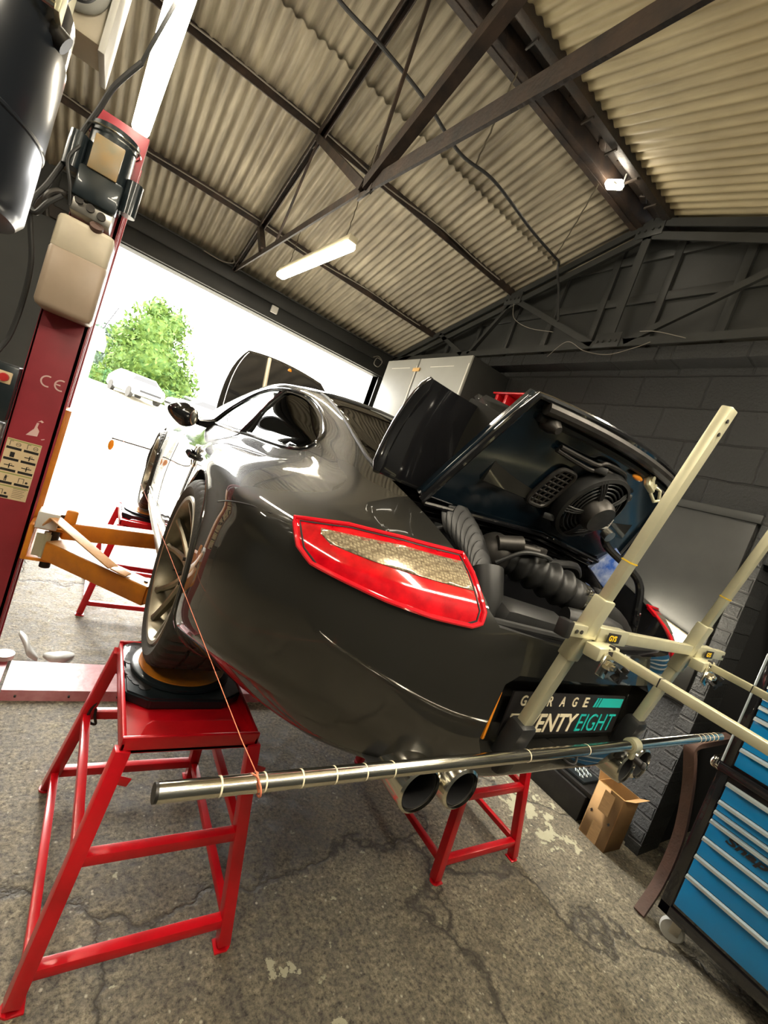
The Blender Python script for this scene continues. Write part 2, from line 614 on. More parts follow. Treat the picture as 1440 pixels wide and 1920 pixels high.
M['floor'] = floor_mat('worn_concrete_floor', (0.25, 0.222, 0.165), (0.13, 0.112, 0.080), (0.52, 0.48, 0.36), 0.33)
M['yard'] = floor_mat('pale_yard_concrete', (0.50, 0.47, 0.40), (0.38, 0.35, 0.29), (0.6, 0.57, 0.5), 0.5)

# ---- painted block wall (coordinates: object Y along the wall, Z up)
def block_mat(name, col, mortar_dark, bw, bh, bumpd=0.9, axis='Y', crumb=True):
    m = bpy.data.materials.new(name)
    m.use_nodes = True
    nt = m.node_tree
    L = nt.links.new
    b = nt.nodes['Principled BSDF']
    tc = nt.nodes.new('ShaderNodeTexCoord')
    sp = nt.nodes.new('ShaderNodeSeparateXYZ')
    L(tc.outputs['Object'], sp.inputs[0])
    cb = nt.nodes.new('ShaderNodeCombineXYZ')
    L(sp.outputs[axis], cb.inputs['X'])
    L(sp.outputs['Z'], cb.inputs['Y'])
    nz = nt.nodes.new('ShaderNodeTexNoise')
    nz.inputs['Scale'].default_value = 9
    nz.inputs['Detail'].default_value = 4
    L(tc.outputs['Object'], nz.inputs['Vector'])
    s_ = nt.nodes.new('ShaderNodeVectorMath')
    s_.operation = 'SCALE'
    s_.inputs['Scale'].default_value = 0.018
    L(nz.outputs['Color'], s_.inputs[0])
    a_ = nt.nodes.new('ShaderNodeVectorMath')
    a_.operation = 'ADD'
    L(cb.outputs[0], a_.inputs[0])
    L(s_.outputs[0], a_.inputs[1])
    br = nt.nodes.new('ShaderNodeTexBrick')
    br.offset = 0.5
    br.inputs['Scale'].default_value = 1.0
    br.inputs['Brick Width'].default_value = bw
    br.inputs['Row Height'].default_value = bh
    br.inputs['Mortar Size'].default_value = 0.009
    br.inputs['Mortar Smooth'].default_value = 0.6
    br.inputs['Bias'].default_value = 0
    br.inputs['Color1'].default_value = (*col, 1)
    br.inputs['Color2'].default_value = (*[c * 0.8 for c in col], 1)
    br.inputs['Mortar'].default_value = (*[c * mortar_dark for c in col], 1)
    L(a_.outputs[0], br.inputs['Vector'])
    L(br.outputs['Color'], b.inputs['Base Color'])
    n2 = nt.nodes.new('ShaderNodeTexNoise')
    n2.inputs['Scale'].default_value = 55
    n2.inputs['Detail'].default_value = 8
    n2.inputs['Roughness'].default_value = 0.7
    L(tc.outputs['Object'], n2.inputs['Vector'])
    n3 = nt.nodes.new('ShaderNodeTexNoise')
    n3.inputs['Scale'].default_value = 4
    n3.inputs['Detail'].default_value = 5
    L(tc.outputs['Object'], n3.inputs['Vector'])
    mu = nt.nodes.new('ShaderNodeMath')
    mu.operation = 'MULTIPLY'
    L(n2.outputs['Fac'], mu.inputs[0])
    mu.inputs[1].default_value = 1.3
    m3 = nt.nodes.new('ShaderNodeMath')
    m3.operation = 'MULTIPLY_ADD'
    L(n3.outputs['Fac'], m3.inputs[0])
    m3.inputs[1].default_value = 0.5
    L(mu.outputs[0], m3.inputs[2])
    sb = nt.nodes.new('ShaderNodeMath')
    sb.operation = 'SUBTRACT'
    L(m3.outputs[0], sb.inputs[0])
    L(br.outputs['Fac'], sb.inputs[1])
    bp = nt.nodes.new('ShaderNodeBump')
    bp.inputs['Strength'].default_value = bumpd
    bp.inputs['Distance'].default_value = 0.02
    L(sb.outputs[0], bp.inputs['Height'])
    L(bp.outputs['Normal'], b.inputs['Normal'])
    b.inputs['Roughness'].default_value = 0.5
    return m
M['blocks'] = block_mat('dark_painted_blockwork', (0.030, 0.031, 0.030), 0.45, 0.46, 0.235, 1.0)
M['bricks'] = block_mat('dark_painted_brickwork', (0.028, 0.030, 0.030), 0.5, 0.235, 0.082, 0.9)
M['out_brick'] = block_mat('pale_yard_brick', (0.52, 0.50, 0.44), 1.35, 0.235, 0.082, 0.5, axis='X')

# ---- corrugated roof sheet
def roof_mat(name, c1, c2, streak):
    m = bpy.data.materials.new(name)
    m.use_nodes = True
    nt = m.node_tree
    L = nt.links.new
    b = nt.nodes['Principled BSDF']
    tc = nt.nodes.new('ShaderNodeTexCoord')
    mp = nt.nodes.new('ShaderNodeMapping')
    mp.inputs['Scale'].default_value = (14, 1.2, 1.2)
    L(tc.outputs['Object'], mp.inputs['Vector'])
    n = nt.nodes.new('ShaderNodeTexNoise')
    n.inputs['Scale'].default_value = 1.6
    n.inputs['Detail'].default_value = 7
    n.inputs['Roughness'].default_value = 0.65
    L(mp.outputs[0], n.inputs['Vector'])
    n2 = nt.nodes.new('ShaderNodeTexNoise')
    n2.inputs['Scale'].default_value = 1.1
    n2.inputs['Detail'].default_value = 6
    L(tc.outputs['Object'], n2.inputs['Vector'])
    r = nt.nodes.new('ShaderNodeValToRGB')
    r.color_ramp.elements[0].position = 0.3
    r.color_ramp.elements[1].position = 0.65
    r.color_ramp.elements[0].color = (*c2, 1)
    r.color_ramp.elements[1].color = (*c1, 1)
    L(n.outputs['Fac'], r.inputs['Fac'])
    r2 = nt.nodes.new('ShaderNodeValToRGB')
    r2.color_ramp.elements[0].position = 0.3
    r2.color_ramp.elements[1].position = 0.62
    r2.color_ramp.elements[0].color = (streak, streak * 0.95, streak * 0.88, 1)
    r2.color_ramp.elements[1].color = (1, 1, 1, 1)
    L(n2.outputs['Fac'], r2.inputs['Fac'])
    x = nt.nodes.new('ShaderNodeMix')
    x.data_type = 'RGBA'
    x.blend_type = 'MULTIPLY'
    x.inputs[0].default_value = 1
    L(r.outputs['Color'], x.inputs[6])
    L(r2.outputs['Color'], x.inputs[7])
    L(x.outputs[2], b.inputs['Base Color'])
    b.inputs['Roughness'].default_value = 0.6
    return m
M['roof'] = roof_mat('stained_corrugated_sheet', (0.37, 0.325, 0.235), (0.16, 0.135, 0.095), 0.5)
M['roof2'] = roof_mat('stained_corrugated_sheet_warm', (0.40, 0.34, 0.20), (0.28, 0.23, 0.13), 0.75)
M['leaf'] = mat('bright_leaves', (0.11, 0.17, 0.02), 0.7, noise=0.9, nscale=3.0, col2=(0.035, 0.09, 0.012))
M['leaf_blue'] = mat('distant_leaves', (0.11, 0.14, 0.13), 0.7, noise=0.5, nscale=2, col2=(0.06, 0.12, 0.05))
M['hedge'] = mat('hedge_leaves', (0.12, 0.17, 0.015), 0.6, noise=0.9, nscale=1.2, col2=(0.015, 0.09, 0.03))
M['bark'] = mat('bark', (0.2, 0.15, 0.1), 0.8, noise=0.4)
M['carwhite'] = mat('white_car_paint', (0.75, 0.74, 0.70), 0.3, coat=0.8)
# ================================================================== the building
XL, XW, YB, YE = -4.6, 3.25, -1.15, 5.72
YR, ZR, ZE = 2.36, 4.30, 3.30
def roof_z(y):
    return ZR - (ZR - ZE) / (YE - YR) * abs(y - YR)
mb = MB()
mb.lohi((XL, YB, -0.12), (XW + 0.9, YE + 0.1, 0.0))
mb.build('floor', M['floor'], props=ST, keep=True, smooth=False)

# corrugated slopes: real waves running down the slope
def corrugated(y0, y1, x0, x1, lift, m, name, pitch=0.076, amp=0.012, ph=0.0):
    mb = MB()
    n = int((x1 - x0) / pitch * 8)
    ys = [y0, (y0 + y1) / 2, y1]
    bm = mb.bm
    V = []
    for i in range(n + 1):
        x = x0 + (x1 - x0) * i / n
        dz = amp * math.cos(2 * PI * x / pitch + ph)
        V.append([bm.verts.new((x, y, roof_z(y) + dz + lift)) for y in ys])
    for i in range(n):
        for j in range(2):
            bm.faces.new((V[i][j], V[i + 1][j], V[i + 1][j + 1], V[i][j + 1]))
    return mb.build(name, m, props=ST, keep=True, ang=80)
corrugated(2.49, 3.26, XL, XW + 0.1, 0.028, M['roof'], 'ceiling', ph=0.5)
corrugated(3.20, YE + 0.25, XL, XW + 0.1, 0.0, M['roof'], 'ceiling')
corrugated(YB - 0.2, 2.235, XL, XW + 0.1, 0.0, M['roof2'], 'ceiling')
# daylight-proof outer skin above the sheets
mb = MB()
for ya, yb in ((YB - 0.3, YR), (YR, YE + 0.4)):
    mb.prism([(ya, roof_z(ya) + 0.09), (yb, roof_z(yb) + 0.09), (yb, roof_z(yb) + 0.14), (ya, roof_z(ya) + 0.14)], (XL - 0.1, 0, 0), (0, 1, 0), (0, 0, 1), (XW + 0.3 - XL, 0, 0))
mb.build('ceiling', M['steel_black'], props=ST, keep=True, smooth=False)
# ridge: two dark steel beams with a soot-black cap between
mb = MB()
mb.lohi((XL, 2.43, 4.20), (XW, 2.50, 4.32), bevel=0.004)
mb.lohi((XL, 2.485, 4.195), (XW, 2.53, 4.215))
mb.build('trim_1', M['truss'], props=ST, keep=True)
mb = MB()
mb.lohi((XL, 2.22, 4.20), (XW, 2.275, 4.32), bevel=0.004)
mb.lohi((XL, 2.30, 4.235), (XW, 2.31, 4.30))
for i in range(26):
    x = XL + 0.2 + i * 0.29
    mb.lohi((x, 2.24, 4.187), (x + 0.012, 2.33, 4.2))
mb.build('trim_2', M['steel_black'], props=ST, keep=True)
mb = MB()
mb.lohi((XL, 2.2, 4.325), (XW, 2.54, 4.34))
for i in range(14):
    x = 0.3 + i * 0.2
    mb.box((x, 2.38 + 0.03 * math.sin(i * 2.1), 4.318), (0.1, 0.05, 0.02), rot=(0.1 * math.sin(i), 0.15 * math.cos(i * 1.7), i), bevel=0.006)
mb.build('trim_3', M['steel_black'], props=ST, keep=True)

# far eave wall with the doorway
DX0, DX1, DZ = -0.33, 2.98, 2.95
mb = MB()
mb.lohi((XL, YE, 0), (DX0, YE + 0.16, ZE))
mb.build('wall_far', M['dark_wall'], props=ST, keep=True, smooth=False)
mb = MB()
mb.lohi((DX1, YE, 0), (XW + 0.2, YE + 0.16, ZE))
mb.build('wall_far', M['dark_wall'], props=ST, keep=True, smooth=False)
mb = MB()
mb.lohi((DX0, YE, DZ), (DX1, YE + 0.16, ZE))
mb.build('wall_far', M['dark_wall'], props=ST, keep=True, smooth=False)
# ledge band of the left wall piece
mb = MB()
mb.lohi((XL, YE - 0.05, 2.86), (DX0, YE, 3.02))
mb.lohi((XL, YE - 0.03, 1.05), (DX0, YE, 1.09))
mb.build('trim_4', M['steel_black'], props=ST, keep=True)
mb = MB()
mb.lohi((DX0 - 0.5, YE - 0.06, 2.96), (XW, YE, 3.12), bevel=0.006)
mb.lohi((DX0 - 0.5, YE - 0.1, 3.12), (XW, YE, 3.26), bevel=0.006)
mb.lohi((DX0 - 0.5, YE - 0.13, 3.255), (XW, YE - 0.02, 3.27))
mb.build('trim_5', M['gable'], props=ST, keep=True)
mb = MB()
mb.lohi((DX0 - 0.05, YE - 0.02, 0), (DX0, YE + 0.18, DZ))
mb.lohi((DX1, YE - 0.02, 0), (DX1 + 0.05, YE + 0.18, DZ))
mb.build('trim_6', M['gable'], props=ST, keep=True)

# right wall: rough blocks, brick pier, black doorway, boarded opening
mb = MB()
mb.lohi((XW, 1.0, 0), (XW + 0.25, YE + 0.1, 3.12))
mb.build('wall_right', M['blocks'], props=ST, keep=True, smooth=False)
mb = MB()
mb.lohi((XW - 0.035, 0.93, 0), (XW + 0.25, 1.01, 1.9))
mb.lohi((XW - 0.02, 0.88, 1.9), (XW + 0.25, 1.01, 3.12))
mb.lohi((XW - 0.02, YB, 2.1), (XW + 0.25, 0.9, 3.12))
mb.lohi((XW - 0.02, YB, 0), (XW + 0.25, -0.3, 2.1))
mb.build('wall_right', M['bricks'], props=ST, keep=True, smooth=False)
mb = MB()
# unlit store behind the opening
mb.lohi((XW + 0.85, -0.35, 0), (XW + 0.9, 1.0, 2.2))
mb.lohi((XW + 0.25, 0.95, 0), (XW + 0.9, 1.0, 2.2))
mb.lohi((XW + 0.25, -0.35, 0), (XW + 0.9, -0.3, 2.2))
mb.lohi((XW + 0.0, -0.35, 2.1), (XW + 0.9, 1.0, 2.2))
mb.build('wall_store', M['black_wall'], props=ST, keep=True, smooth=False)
mb = MB()
mb.lohi((XW - 0.03, 1.03, 0.95), (XW, 1.98, 2.12), bevel=0.003)
mb.lohi((XW - 0.045, 1.01, 2.12), (XW, 2.02, 2.17), bevel=0.003)
mb.build('trim_7', M['gable'], props=ST, keep=True)
# wall plate of concrete under the gable
mb = MB()
mb.lohi((XW - 0.16, YB, 3.10), (XW + 0.25, YE, 3.20), bevel=0.004)
for i in range(9):
    mb.lohi((XW - 0.165, YB + 0.3 + i * 0.7, 3.095), (XW - 0.1, YB + 0.306 + i * 0.7, 3.205))
mb.build('trim_8', M['blocks'], props=ST, keep=True)
# gable cladding with ribs
mb = MB()
mb.prism([(YB, 3.15), (YE, 3.15), (YE, roof_z(YE)), (YR, ZR), (YB, roof_z(YB))], (XW - 0.05, 0, 0), (0, 1, 0), (0, 0, 1), (0.08, 0, 0))
for i in range(13):
    y = -0.9 + i * 0.5
    top = roof_z(y) - 0.08
    if top > 3.3:
        mb.lohi((XW - 0.085, y, 3.2), (XW - 0.05, y + 0.06, top), bevel=0.004)
for z in (3.62, 3.98):
    hw = (ZR - 0.08 - z) / 0.2976
    mb.lohi((XW - 0.075, YR - hw, z), (XW - 0.05, YR + hw, z + 0.07), bevel=0.004)
mb.build('wall_gable', M['gable'], props=ST, keep=True)
# unseen walls behind and left
mb = MB()
mb.lohi((XL - 0.1, YB - 0.15, 0), (XL, YE + 0.1, ZR))
mb.build('wall_left', M['dark_wall'], props=ST, keep=True, smooth=False)
mb = MB()
mb.lohi((XL, YB - 0.15, 0), (XW + 0.9, YB, ZE + 0.2))
mb.build('wall_back', M['dark_wall'], props=ST, keep=True, smooth=False)

# ---- roof steelwork
PUR = [(3.66, 'middle'), (4.83, 'lower')]
for i, (y, nm) in enumerate(PUR):
    mb = MB()
    z = roof_z(y) - 0.035
    n = 16
    for k in range(n):
        xa, xb = XL + (XW - 0.15 - XL) * k / n, XL + (XW - 0.15 - XL) * (k + 1) / n
        sa = 0.012 * math.sin(k * 0.9 + i)
        sb_ = 0.012 * math.sin((k + 1) * 0.9 + i)
        mb.bar((xa, y + sa, z - .006), (xb, y + sb_, z - .006), 0.010, 0.072)
        mb.bar((xa, y + 0.025 + sa, z + 0.026), (xb, y + 0.025 + sb_, z + 0.026), 0.055, 0.008)
    pr = thing('roof_purlin', 'dark steel purlin under the corrugated roof, %s' % ('halfway down the slope towards the big door' if i == 0 else 'nearest the top of the big open doorway'), 'purlin', (0, y, z - 0.05), 'steel purlins under the corrugated roof')
    mb.build('angle_bar', M['truss'], pr)
    hk = MB()
    for k in range(46):
        x = XL + 0.1 + k * 0.17
        hk.cyl((x, y + 0.045, z + 0.02), (x, y + 0.052, z + 0.045), 0.008, 0.005, seg=6)
    hk.build('hook_bolts', M['chain'], pr, props=dict(kind='stuff'))
    cb = MB()
    cb.tube([(XL + k * 0.2, y - 0.03 + 0.01 * math.sin(k * 1.3), z - 0.005 + 0.012 * math.sin(k * 0.8)) for k in range(38)], 0.0055, 6)
    cb.build('cable', M['cable_grey'], pr)

TX = 0.78
def truss(x, lbl):
    t = thing('roof_truss', lbl, 'truss', (x, YR, 2.9), 'steel roof trusses')
    r = MB()
    def A(p, q, w, h, m=r, t_=0.0):
        m.bar((x, p[0], p[1]), (x, q[0], q[1]), w, h, up=(1, 0, 0))
    foot = (5.60, 3.24)
    N = (2.30, 2.98)
    N1 = (3.70, 3.84)
    end = (-0.95, 2.98 - 0.31)
    r = MB()
    for dx in (-0.022, 0.022):
        r.bar((x + dx, 5.62, roof_z(5.62) - 0.07), (x + dx, YR, ZR - 0.085), 0.055, 0.008, up=(1, 0, 0))
        r.bar((x + dx * 0.4, 5.62, roof_z(5.62) - 0.05), (x + dx * 0.4, YR, ZR - 0.065), 0.01, 0.04, up=(1, 0, 0))
    r.build('rafter', M['truss'], t)
    r = MB()
    r.bar((x, YR, ZR - 0.085), (x, -1.0, roof_z(-1.0) - 0.07), 0.06, 0.05, up=(1, 0, 0))
    r.build('rafter', M['truss'], t)
    r = MB()
    r.bar((x, foot[0], foot[1]), (x, N[0], N[1]), 0.05, 0.012, up=(1, 0, 0))
    r.bar((x + 0.004, N[0], N[1]), (x + 0.004, 0.45, 2.79), 0.075, 0.014, up=(1, 0, 0))
    r.bar((x + 0.004, 0.55, 2.80), (x + 0.004, end[0], end[1]), 0.075, 0.016, up=(1, 0, 0))
    r.build('bottom_tie', M['truss'], t)
    r = MB()
    r.bar((x, N[0], N[1]), (x, 0.62, 3.71), 0.075, 0.05, up=(1, 0, 0))
    r.build('strut', M['truss'], t)
    r = MB()
    r.bar((x, N1[0], N1[1] + 0.02), (x, N[0] + 0.03, N[1]), 0.05, 0.05, up=(1, 0, 0))
    r.build('strut', M['truss'], t)
    r = MB()
    r.bar((x, 4.86, 3.50), (x, 4.42, 3.17), 0.05, 0.05, up=(1, 0, 0))
    r.build('strut', M['truss'], t)
    for p, q in (((2.30, 3.0), (2.33, 4.2)), ((3.66, 3.84), (3.98, 3.12))):
        r = MB()
        r.bar((x, p[0], p[1]), (x, q[0], q[1]), 0.016, 0.016, up=(1, 0, 0))
        r.build('tie_rod', M['truss'], t)
    for c, s_ in ((N, 0.14), (N1, 0.11), ((4.86, 3.5), 0.08), ((5.56, 3.27), 0.12), ((0.5, 2.8), 0.12)):
        g = MB()
        g.box((x, c[0], c[1]), (0.012, s_, s_ * 0.8), bevel=0.003)
        for dy in (-0.03, 0.03):
            g.cyl((x - 0.02, c[0] + dy, c[1]), (x + 0.02, c[0] + dy, c[1]), 0.009, seg=8)
        g.build('gusset_plate', M['steel_black'], t)
    return t
truss(TX, 'rusty steel roof truss of bars and thin rods crossing above the grey car')

# gable truss against the right wall
gx = XW - 0.19
t = thing('gable_truss', 'black painted steel truss standing against the dark gable of the block wall', 'truss', (gx, YR, 3.15))
def gbar(nm, p, q, wd, m='gable'):
    r = MB()
    r.bar((gx, p[0], p[1]), (gx, q[0], q[1]), wd, 0.012, up=(1, 0, 0))
    r.bar((gx + 0.02, p[0], p[1] + 0.0), (gx + 0.02, q[0], q[1] + 0.0), 0.012, 0.05, up=(1, 0, 0))
    r.build(nm, M[m], t)
for off in (0.075, 0.18):
    gbar('rafter', (YE, roof_z(YE) - off), (YR, ZR - off), 0.06)
    gbar('rafter', (YB, roof_z(YB) - off), (YR, ZR - off), 0.06)
gbar('king_post', (YR, 4.12), (YR, 3.22), 0.07)
gbar('bottom_tie', (YE, 3.235), (YB, 3.235), 0.06)
gbar('strut', (3.62, 3.80), (2.50, 3.24), 0.05)
gbar('strut', (1.10, 3.80), (2.22, 3.24), 0.05)
gbar('strut', (4.70, 3.52), (4.15, 3.24), 0.045)
gbar('strut', (3.62, 3.78), (4.05, 3.24), 0.035)
gbar('strut', (0.0, 3.48), (0.6, 3.24), 0.045)
for c in ((YR, 4.16), (YR, 3.26), (3.62, 3.8), (1.1, 3.8)):
    r = MB()
    r.box((gx - 0.01, c[0], c[1]), (0.01, 0.22, 0.12), bevel=0.003)
    for dy in (-0.08, -0.03, 0.03, 0.08):
        r.cyl((gx - 0.03, c[0] + dy, c[1] - 0.01), (gx, c[0] + dy, c[1] - 0.01), 0.011, seg=8)
    r.build('gusset_plate', M['gable'], t)

# ---- tubes of light
def tube_light(lbl, p0, p1, wd, chains, group='fluorescent lamps', drop=0.4, ch_top=None):
    p0, p1 = Vector(p0), Vector(p1)
    c = (p0 + p1) / 2
    t = thing('strip_lamp', lbl, 'lamp', c, group)
    r = MB()
    r.bar(p0 + Vector((0, 0, 0.045)), p1 + Vector((0, 0, 0.045)), wd * 0.8, 0.05, bevel=0.006)
    r.build('housing', M['fitting'], t)
    r = MB()
    r.bar(p0, p1, wd, 0.05, bevel=0.022)
    r.build('lit_tube', M['tube_on'], t)
    a = (p1 - p0)
    for f in chains:
        b_ = p0 + a * f
        r = MB()
        top = Vector((b_.x, b_.y, roof_z(b_.y) - 0.03)) if ch_top is None else Vector(ch_top[chains.index(f)])
        n = max(4, int((top - b_).length / 0.03))
        pts = []
        for k in range(n + 1):
            q = b_.lerp(top, k / n) + Vector((0.003 * math.sin(k * 2.2), 0.003 * math.cos(k * 2.2), 0.06 * (1 - k / n)))
            pts.append(q)
        r.tube(pts, 0.0035, 5)
        r.build('chain', M['chain'], t)
    return t
tube_light('bright strip lamp hanging on chains near the middle of the doorway roof slope', (1.06, 4.72, 3.15), (1.15, 3.30, 3.15), 0.09, [0.12, 0.9])
tube_light('bright strip lamp seen largest, at the top left above the lift post', (-0.235, 3.50, 3.08), (-0.115, 1.75, 3.08), 0.095, [0.1, 0.92])
tube_light('strip lamp over the left bay', (-2.2, 3.6, 3.12), (-2.2, 2.1, 3.12), 0.14, [0.1, 0.9])
tube_light('strip lamp over the tool chests', (2.2, 0.9, 3.12), (2.2, -0.6, 3.12), 0.14, [0.1, 0.9])
tube_light('strip lamp behind the camera side of the bay', (0.5, 0.3, 3.15), (0.5, -0.9, 3.15), 0.14, [0.1, 0.9])
tube_light('strip lamp over the far left corner', (-1.6, 0.8, 3.12), (-1.6, -0.6, 3.12), 0.14, [0.1, 0.9])
tube_light('unseen strip lamp added behind the camera to brighten the rear of the car', (0.2, -0.8, 2.95), (2.4, -0.8, 2.95), 0.12, [0.1, 0.9])  # added lamp out of view, brightens the rear of the car
# wall lamp behind the rear wing of the car
t = thing('wall_lamp', 'glowing tube lamp on the dark wall behind the right rear corner of the car', 'lamp', (XW - 0.08, 1.3, 1.3))
r = MB()
r.bar((XW - 0.06, 1.46, 1.41), (XW - 0.06, 1.06, 1.31), 0.05, 0.05, bevel=0.006)
r.build('housing', M['fitting'], t)
r = MB()
r.cyl((XW - 0.12, 1.46, 1.40), (XW - 0.12, 1.06, 1.295), 0.036, seg=16)
r.build('lit_tube', M['tube_on'], t)
# small flood lamp under the ridge
t = thing('flood_lamp', 'small white flood lamp fixed under the ridge at the gable end', 'lamp', (2.5, 2.36, 4.2))
r = MB()
r.box((2.50, 2.36, 4.15), (0.06, 0.13, 0.04), rot=(0.3, 0.2, 0.2), bevel=0.01)
r.build('lit_glass', M['tube_on'], t)
r = MB()
r.tube([(2.45, 2.33, 4.13), (2.5, 2.31, 4.12), (2.56, 2.33, 4.14), (2.58, 2.36, 4.2), (2.6, 2.38, 4.3)], 0.006, 6)
r.build('bracket', M['white'], t)

# chains crossing under the slope, tied to the bottom tie
r = MB()
a, b_ = Vector((1.47, 2.44, 4.18)), Vector((1.62, 2.80, 3.85))
r.tube([a.lerp(b_, k / 18) + Vector((0.004 * math.sin(k * 2), 0, -0.03 * math.sin(PI * k / 18))) for k in range(19)], 0.006, 5)
r.build('hanging_chain', M['chain'], props=tagd('short slack chain hanging from the ridge beam past the truss tie', 'chain'))
r = MB()
a, b_ = Vector((2.45, 2.46, 4.16)), Vector((2.84, 3.05, 3.95))
r.tube([a.lerp(b_, k / 18) + Vector((0.004 * math.sin(k * 2), 0, -0.03 * math.sin(PI * k / 18))) for k in range(19)], 0.005, 5)
r.build('hanging_chain', M['chain'], props=tagd('slack chain under the roof slope beside the gable end lamp', 'chain'))
# long sagging cable
r = MB()
P_ = [(0.30, 2.70, 4.0), (0.42, 2.62, 3.83), (0.71, 2.55, 3.76), (1.04, 2.58, 3.75), (1.42, 2.69, 3.76), (1.75, 2.70, 3.80), (2.27, 2.78, 3.80), (2.66, 2.86, 3.84), (2.92, 3.05, 3.98), (2.99, 3.1, 3.95), (2.99, 3.0, 3.75), (2.985, 2.9, 3.52), (2.98, 2.86, 3.44)]
def smooth_path(P_, n=8):
    P_ = [Vector(p) for p in P_]
    out = []
    for i in range(len(P_) - 1):
        p0, p1, p2, p3 = P_[max(i - 1, 0)], P_[i], P_[i + 1], P_[min(i + 2, len(P_) - 1)]
        for k in range(n):
            t_ = k / n
            out.append(0.5 * ((2 * p1) + (p2 - p0) * t_ + (2 * p0 - 5 * p1 + 4 * p2 - p3) * t_ ** 2 + (3 * p1 - p0 - 3 * p2 + p3) * t_ ** 3))
    out.append(P_[-1])
    return out
r.tube(smooth_path(P_), 0.011, 8)
r.build('sagging_cable', M['cable'], props=tagd('thick dark cable sagging across the roof slope and hanging down at the gable', 'cable'))
# thin loose cables on the gable truss
for i, (pts, lb) in enumerate([
    ([(XW - 0.23, 3.55, 3.72), (XW - 0.25, 3.45, 3.55), (XW - 0.26, 3.2, 3.42), (XW - 0.24, 2.9, 3.36)], 'thin white cable drooping along the left strut of the gable truss'),
    ([(XW - 0.2, 2.9, 3.15), (XW - 0.25, 2.7, 3.25), (XW - 0.25, 2.5, 3.16), (XW - 0.22, 2.3, 3.13), (XW - 0.22, 2.1, 3.17), (XW - 0.2, 2.0, 3.22)], 'thin white cable looped over the wall plate at the foot of the king post'),
    ([(XW - 0.22, 2.1, 3.30), (XW - 0.25, 1.95, 3.27), (XW - 0.22, 1.75, 3.22)], 'short white cable right of the king post foot')]):
    r = MB()
    r.tube(smooth_path(pts), 0.0028, 6)
    r.build('loose_cable', M['cable_grey'], props=tagd(lb, 'cable'))
r = MB()
r.tube(smooth_path([(0.72, 5.58, 3.52), (0.69, 5.55, 3.40), (0.74, 5.54, 3.3), (0.70, 5.54, 3.26), (0.6, 5.55, 3.24), (0.42, 5.6, 3.26)]), 0.006, 6)
r.tube(smooth_path([(0.74, 5.56, 3.5), (0.72, 5.53, 3.36), (0.76, 5.52, 3.28), (0.78, 5.54, 3.42)]), 0.005, 6)
r.build('loose_cable', M['cable_grey'], props=tagd('bundle of loose cable at the eave foot of the roof truss', 'cable'))
r = MB()
r.tube(smooth_path([(2.75, 5.60, 3.13), (2.82, 5.60, 3.17), (2.9, 5.605, 3.13), (2.86, 5.59, 3.04), (2.78, 5.58, 3.05), (2.8, 5.59, 3.14), (2.88, 5.60, 3.14)]), 0.006, 6)
r.build('loose_cable', M['cable_grey'], props=tagd('coil of cable above the right top corner of the big doorway', 'cable'))
r = MB()
r.lohi((1.28, YE - 0.13, 3.02), (1.36, YE - 0.095, 3.1), bevel=0.004)
r.cyl((1.32, YE - 0.14, 3.06), (1.32, YE - 0.125, 3.06), 0.012, seg=12)
r.build('junction_box', M['white'], props=tagd('small square white box on the beam over the doorway', 'junction box'))

# ================================================================== outside
mb = MB()
mb.quad([(-30, YE + 0.1, -0.02), (40, YE + 0.1, -0.02), (40, 9, -0.02), (-30, 9, -0.02)])
mb.quad([(-30, 9, -0.02), (40, 9, -0.02), (40, 60, 2.6), (-30, 60, 2.6)])
mb.quad([(-30, 60, 2.6), (40, 60, 2.6), (40, 120, 5), (-30, 120, 5)])
mb.build('ground', M['yard'], props=ST, keep=True, smooth=False)
def gz(y):
    return -0.02 if y < 9 else -0.02 + (y - 9) * 2.62 / 51
# brick outbuilding on the left
t = thing('brick_outbuilding', 'pale brick outbuilding with downpipes just outside the doorway on the left', 'building', (-2.0, 10.5, 0))
r = MB()
r.lohi((-3.5, 9.0, 0), (-0.44, 12.0, 2.12))
r.build('wall', M['out_brick'], t, smooth=False)
r = MB()
r.lohi((-3.6, 8.86, 2.12), (-0.30, 12.1, 2.34), bevel=0.01)
r.build('roof', M['white'], t)
for x in (-0.52, -0.66):
    r = MB()
    r.cyl((x, 8.94, 0.0), (x, 8.94, 2.12), 0.035, seg=12)
    r.build('downpipe', M['label_white'], t)
r = MB()
r.tube([(-0.34, 8.9, 2.3), (-0.30, 8.86, 2.42), (-0.2, 8.84, 2.75)], 0.008, 6)
r.build('wire', M['cable'], t)
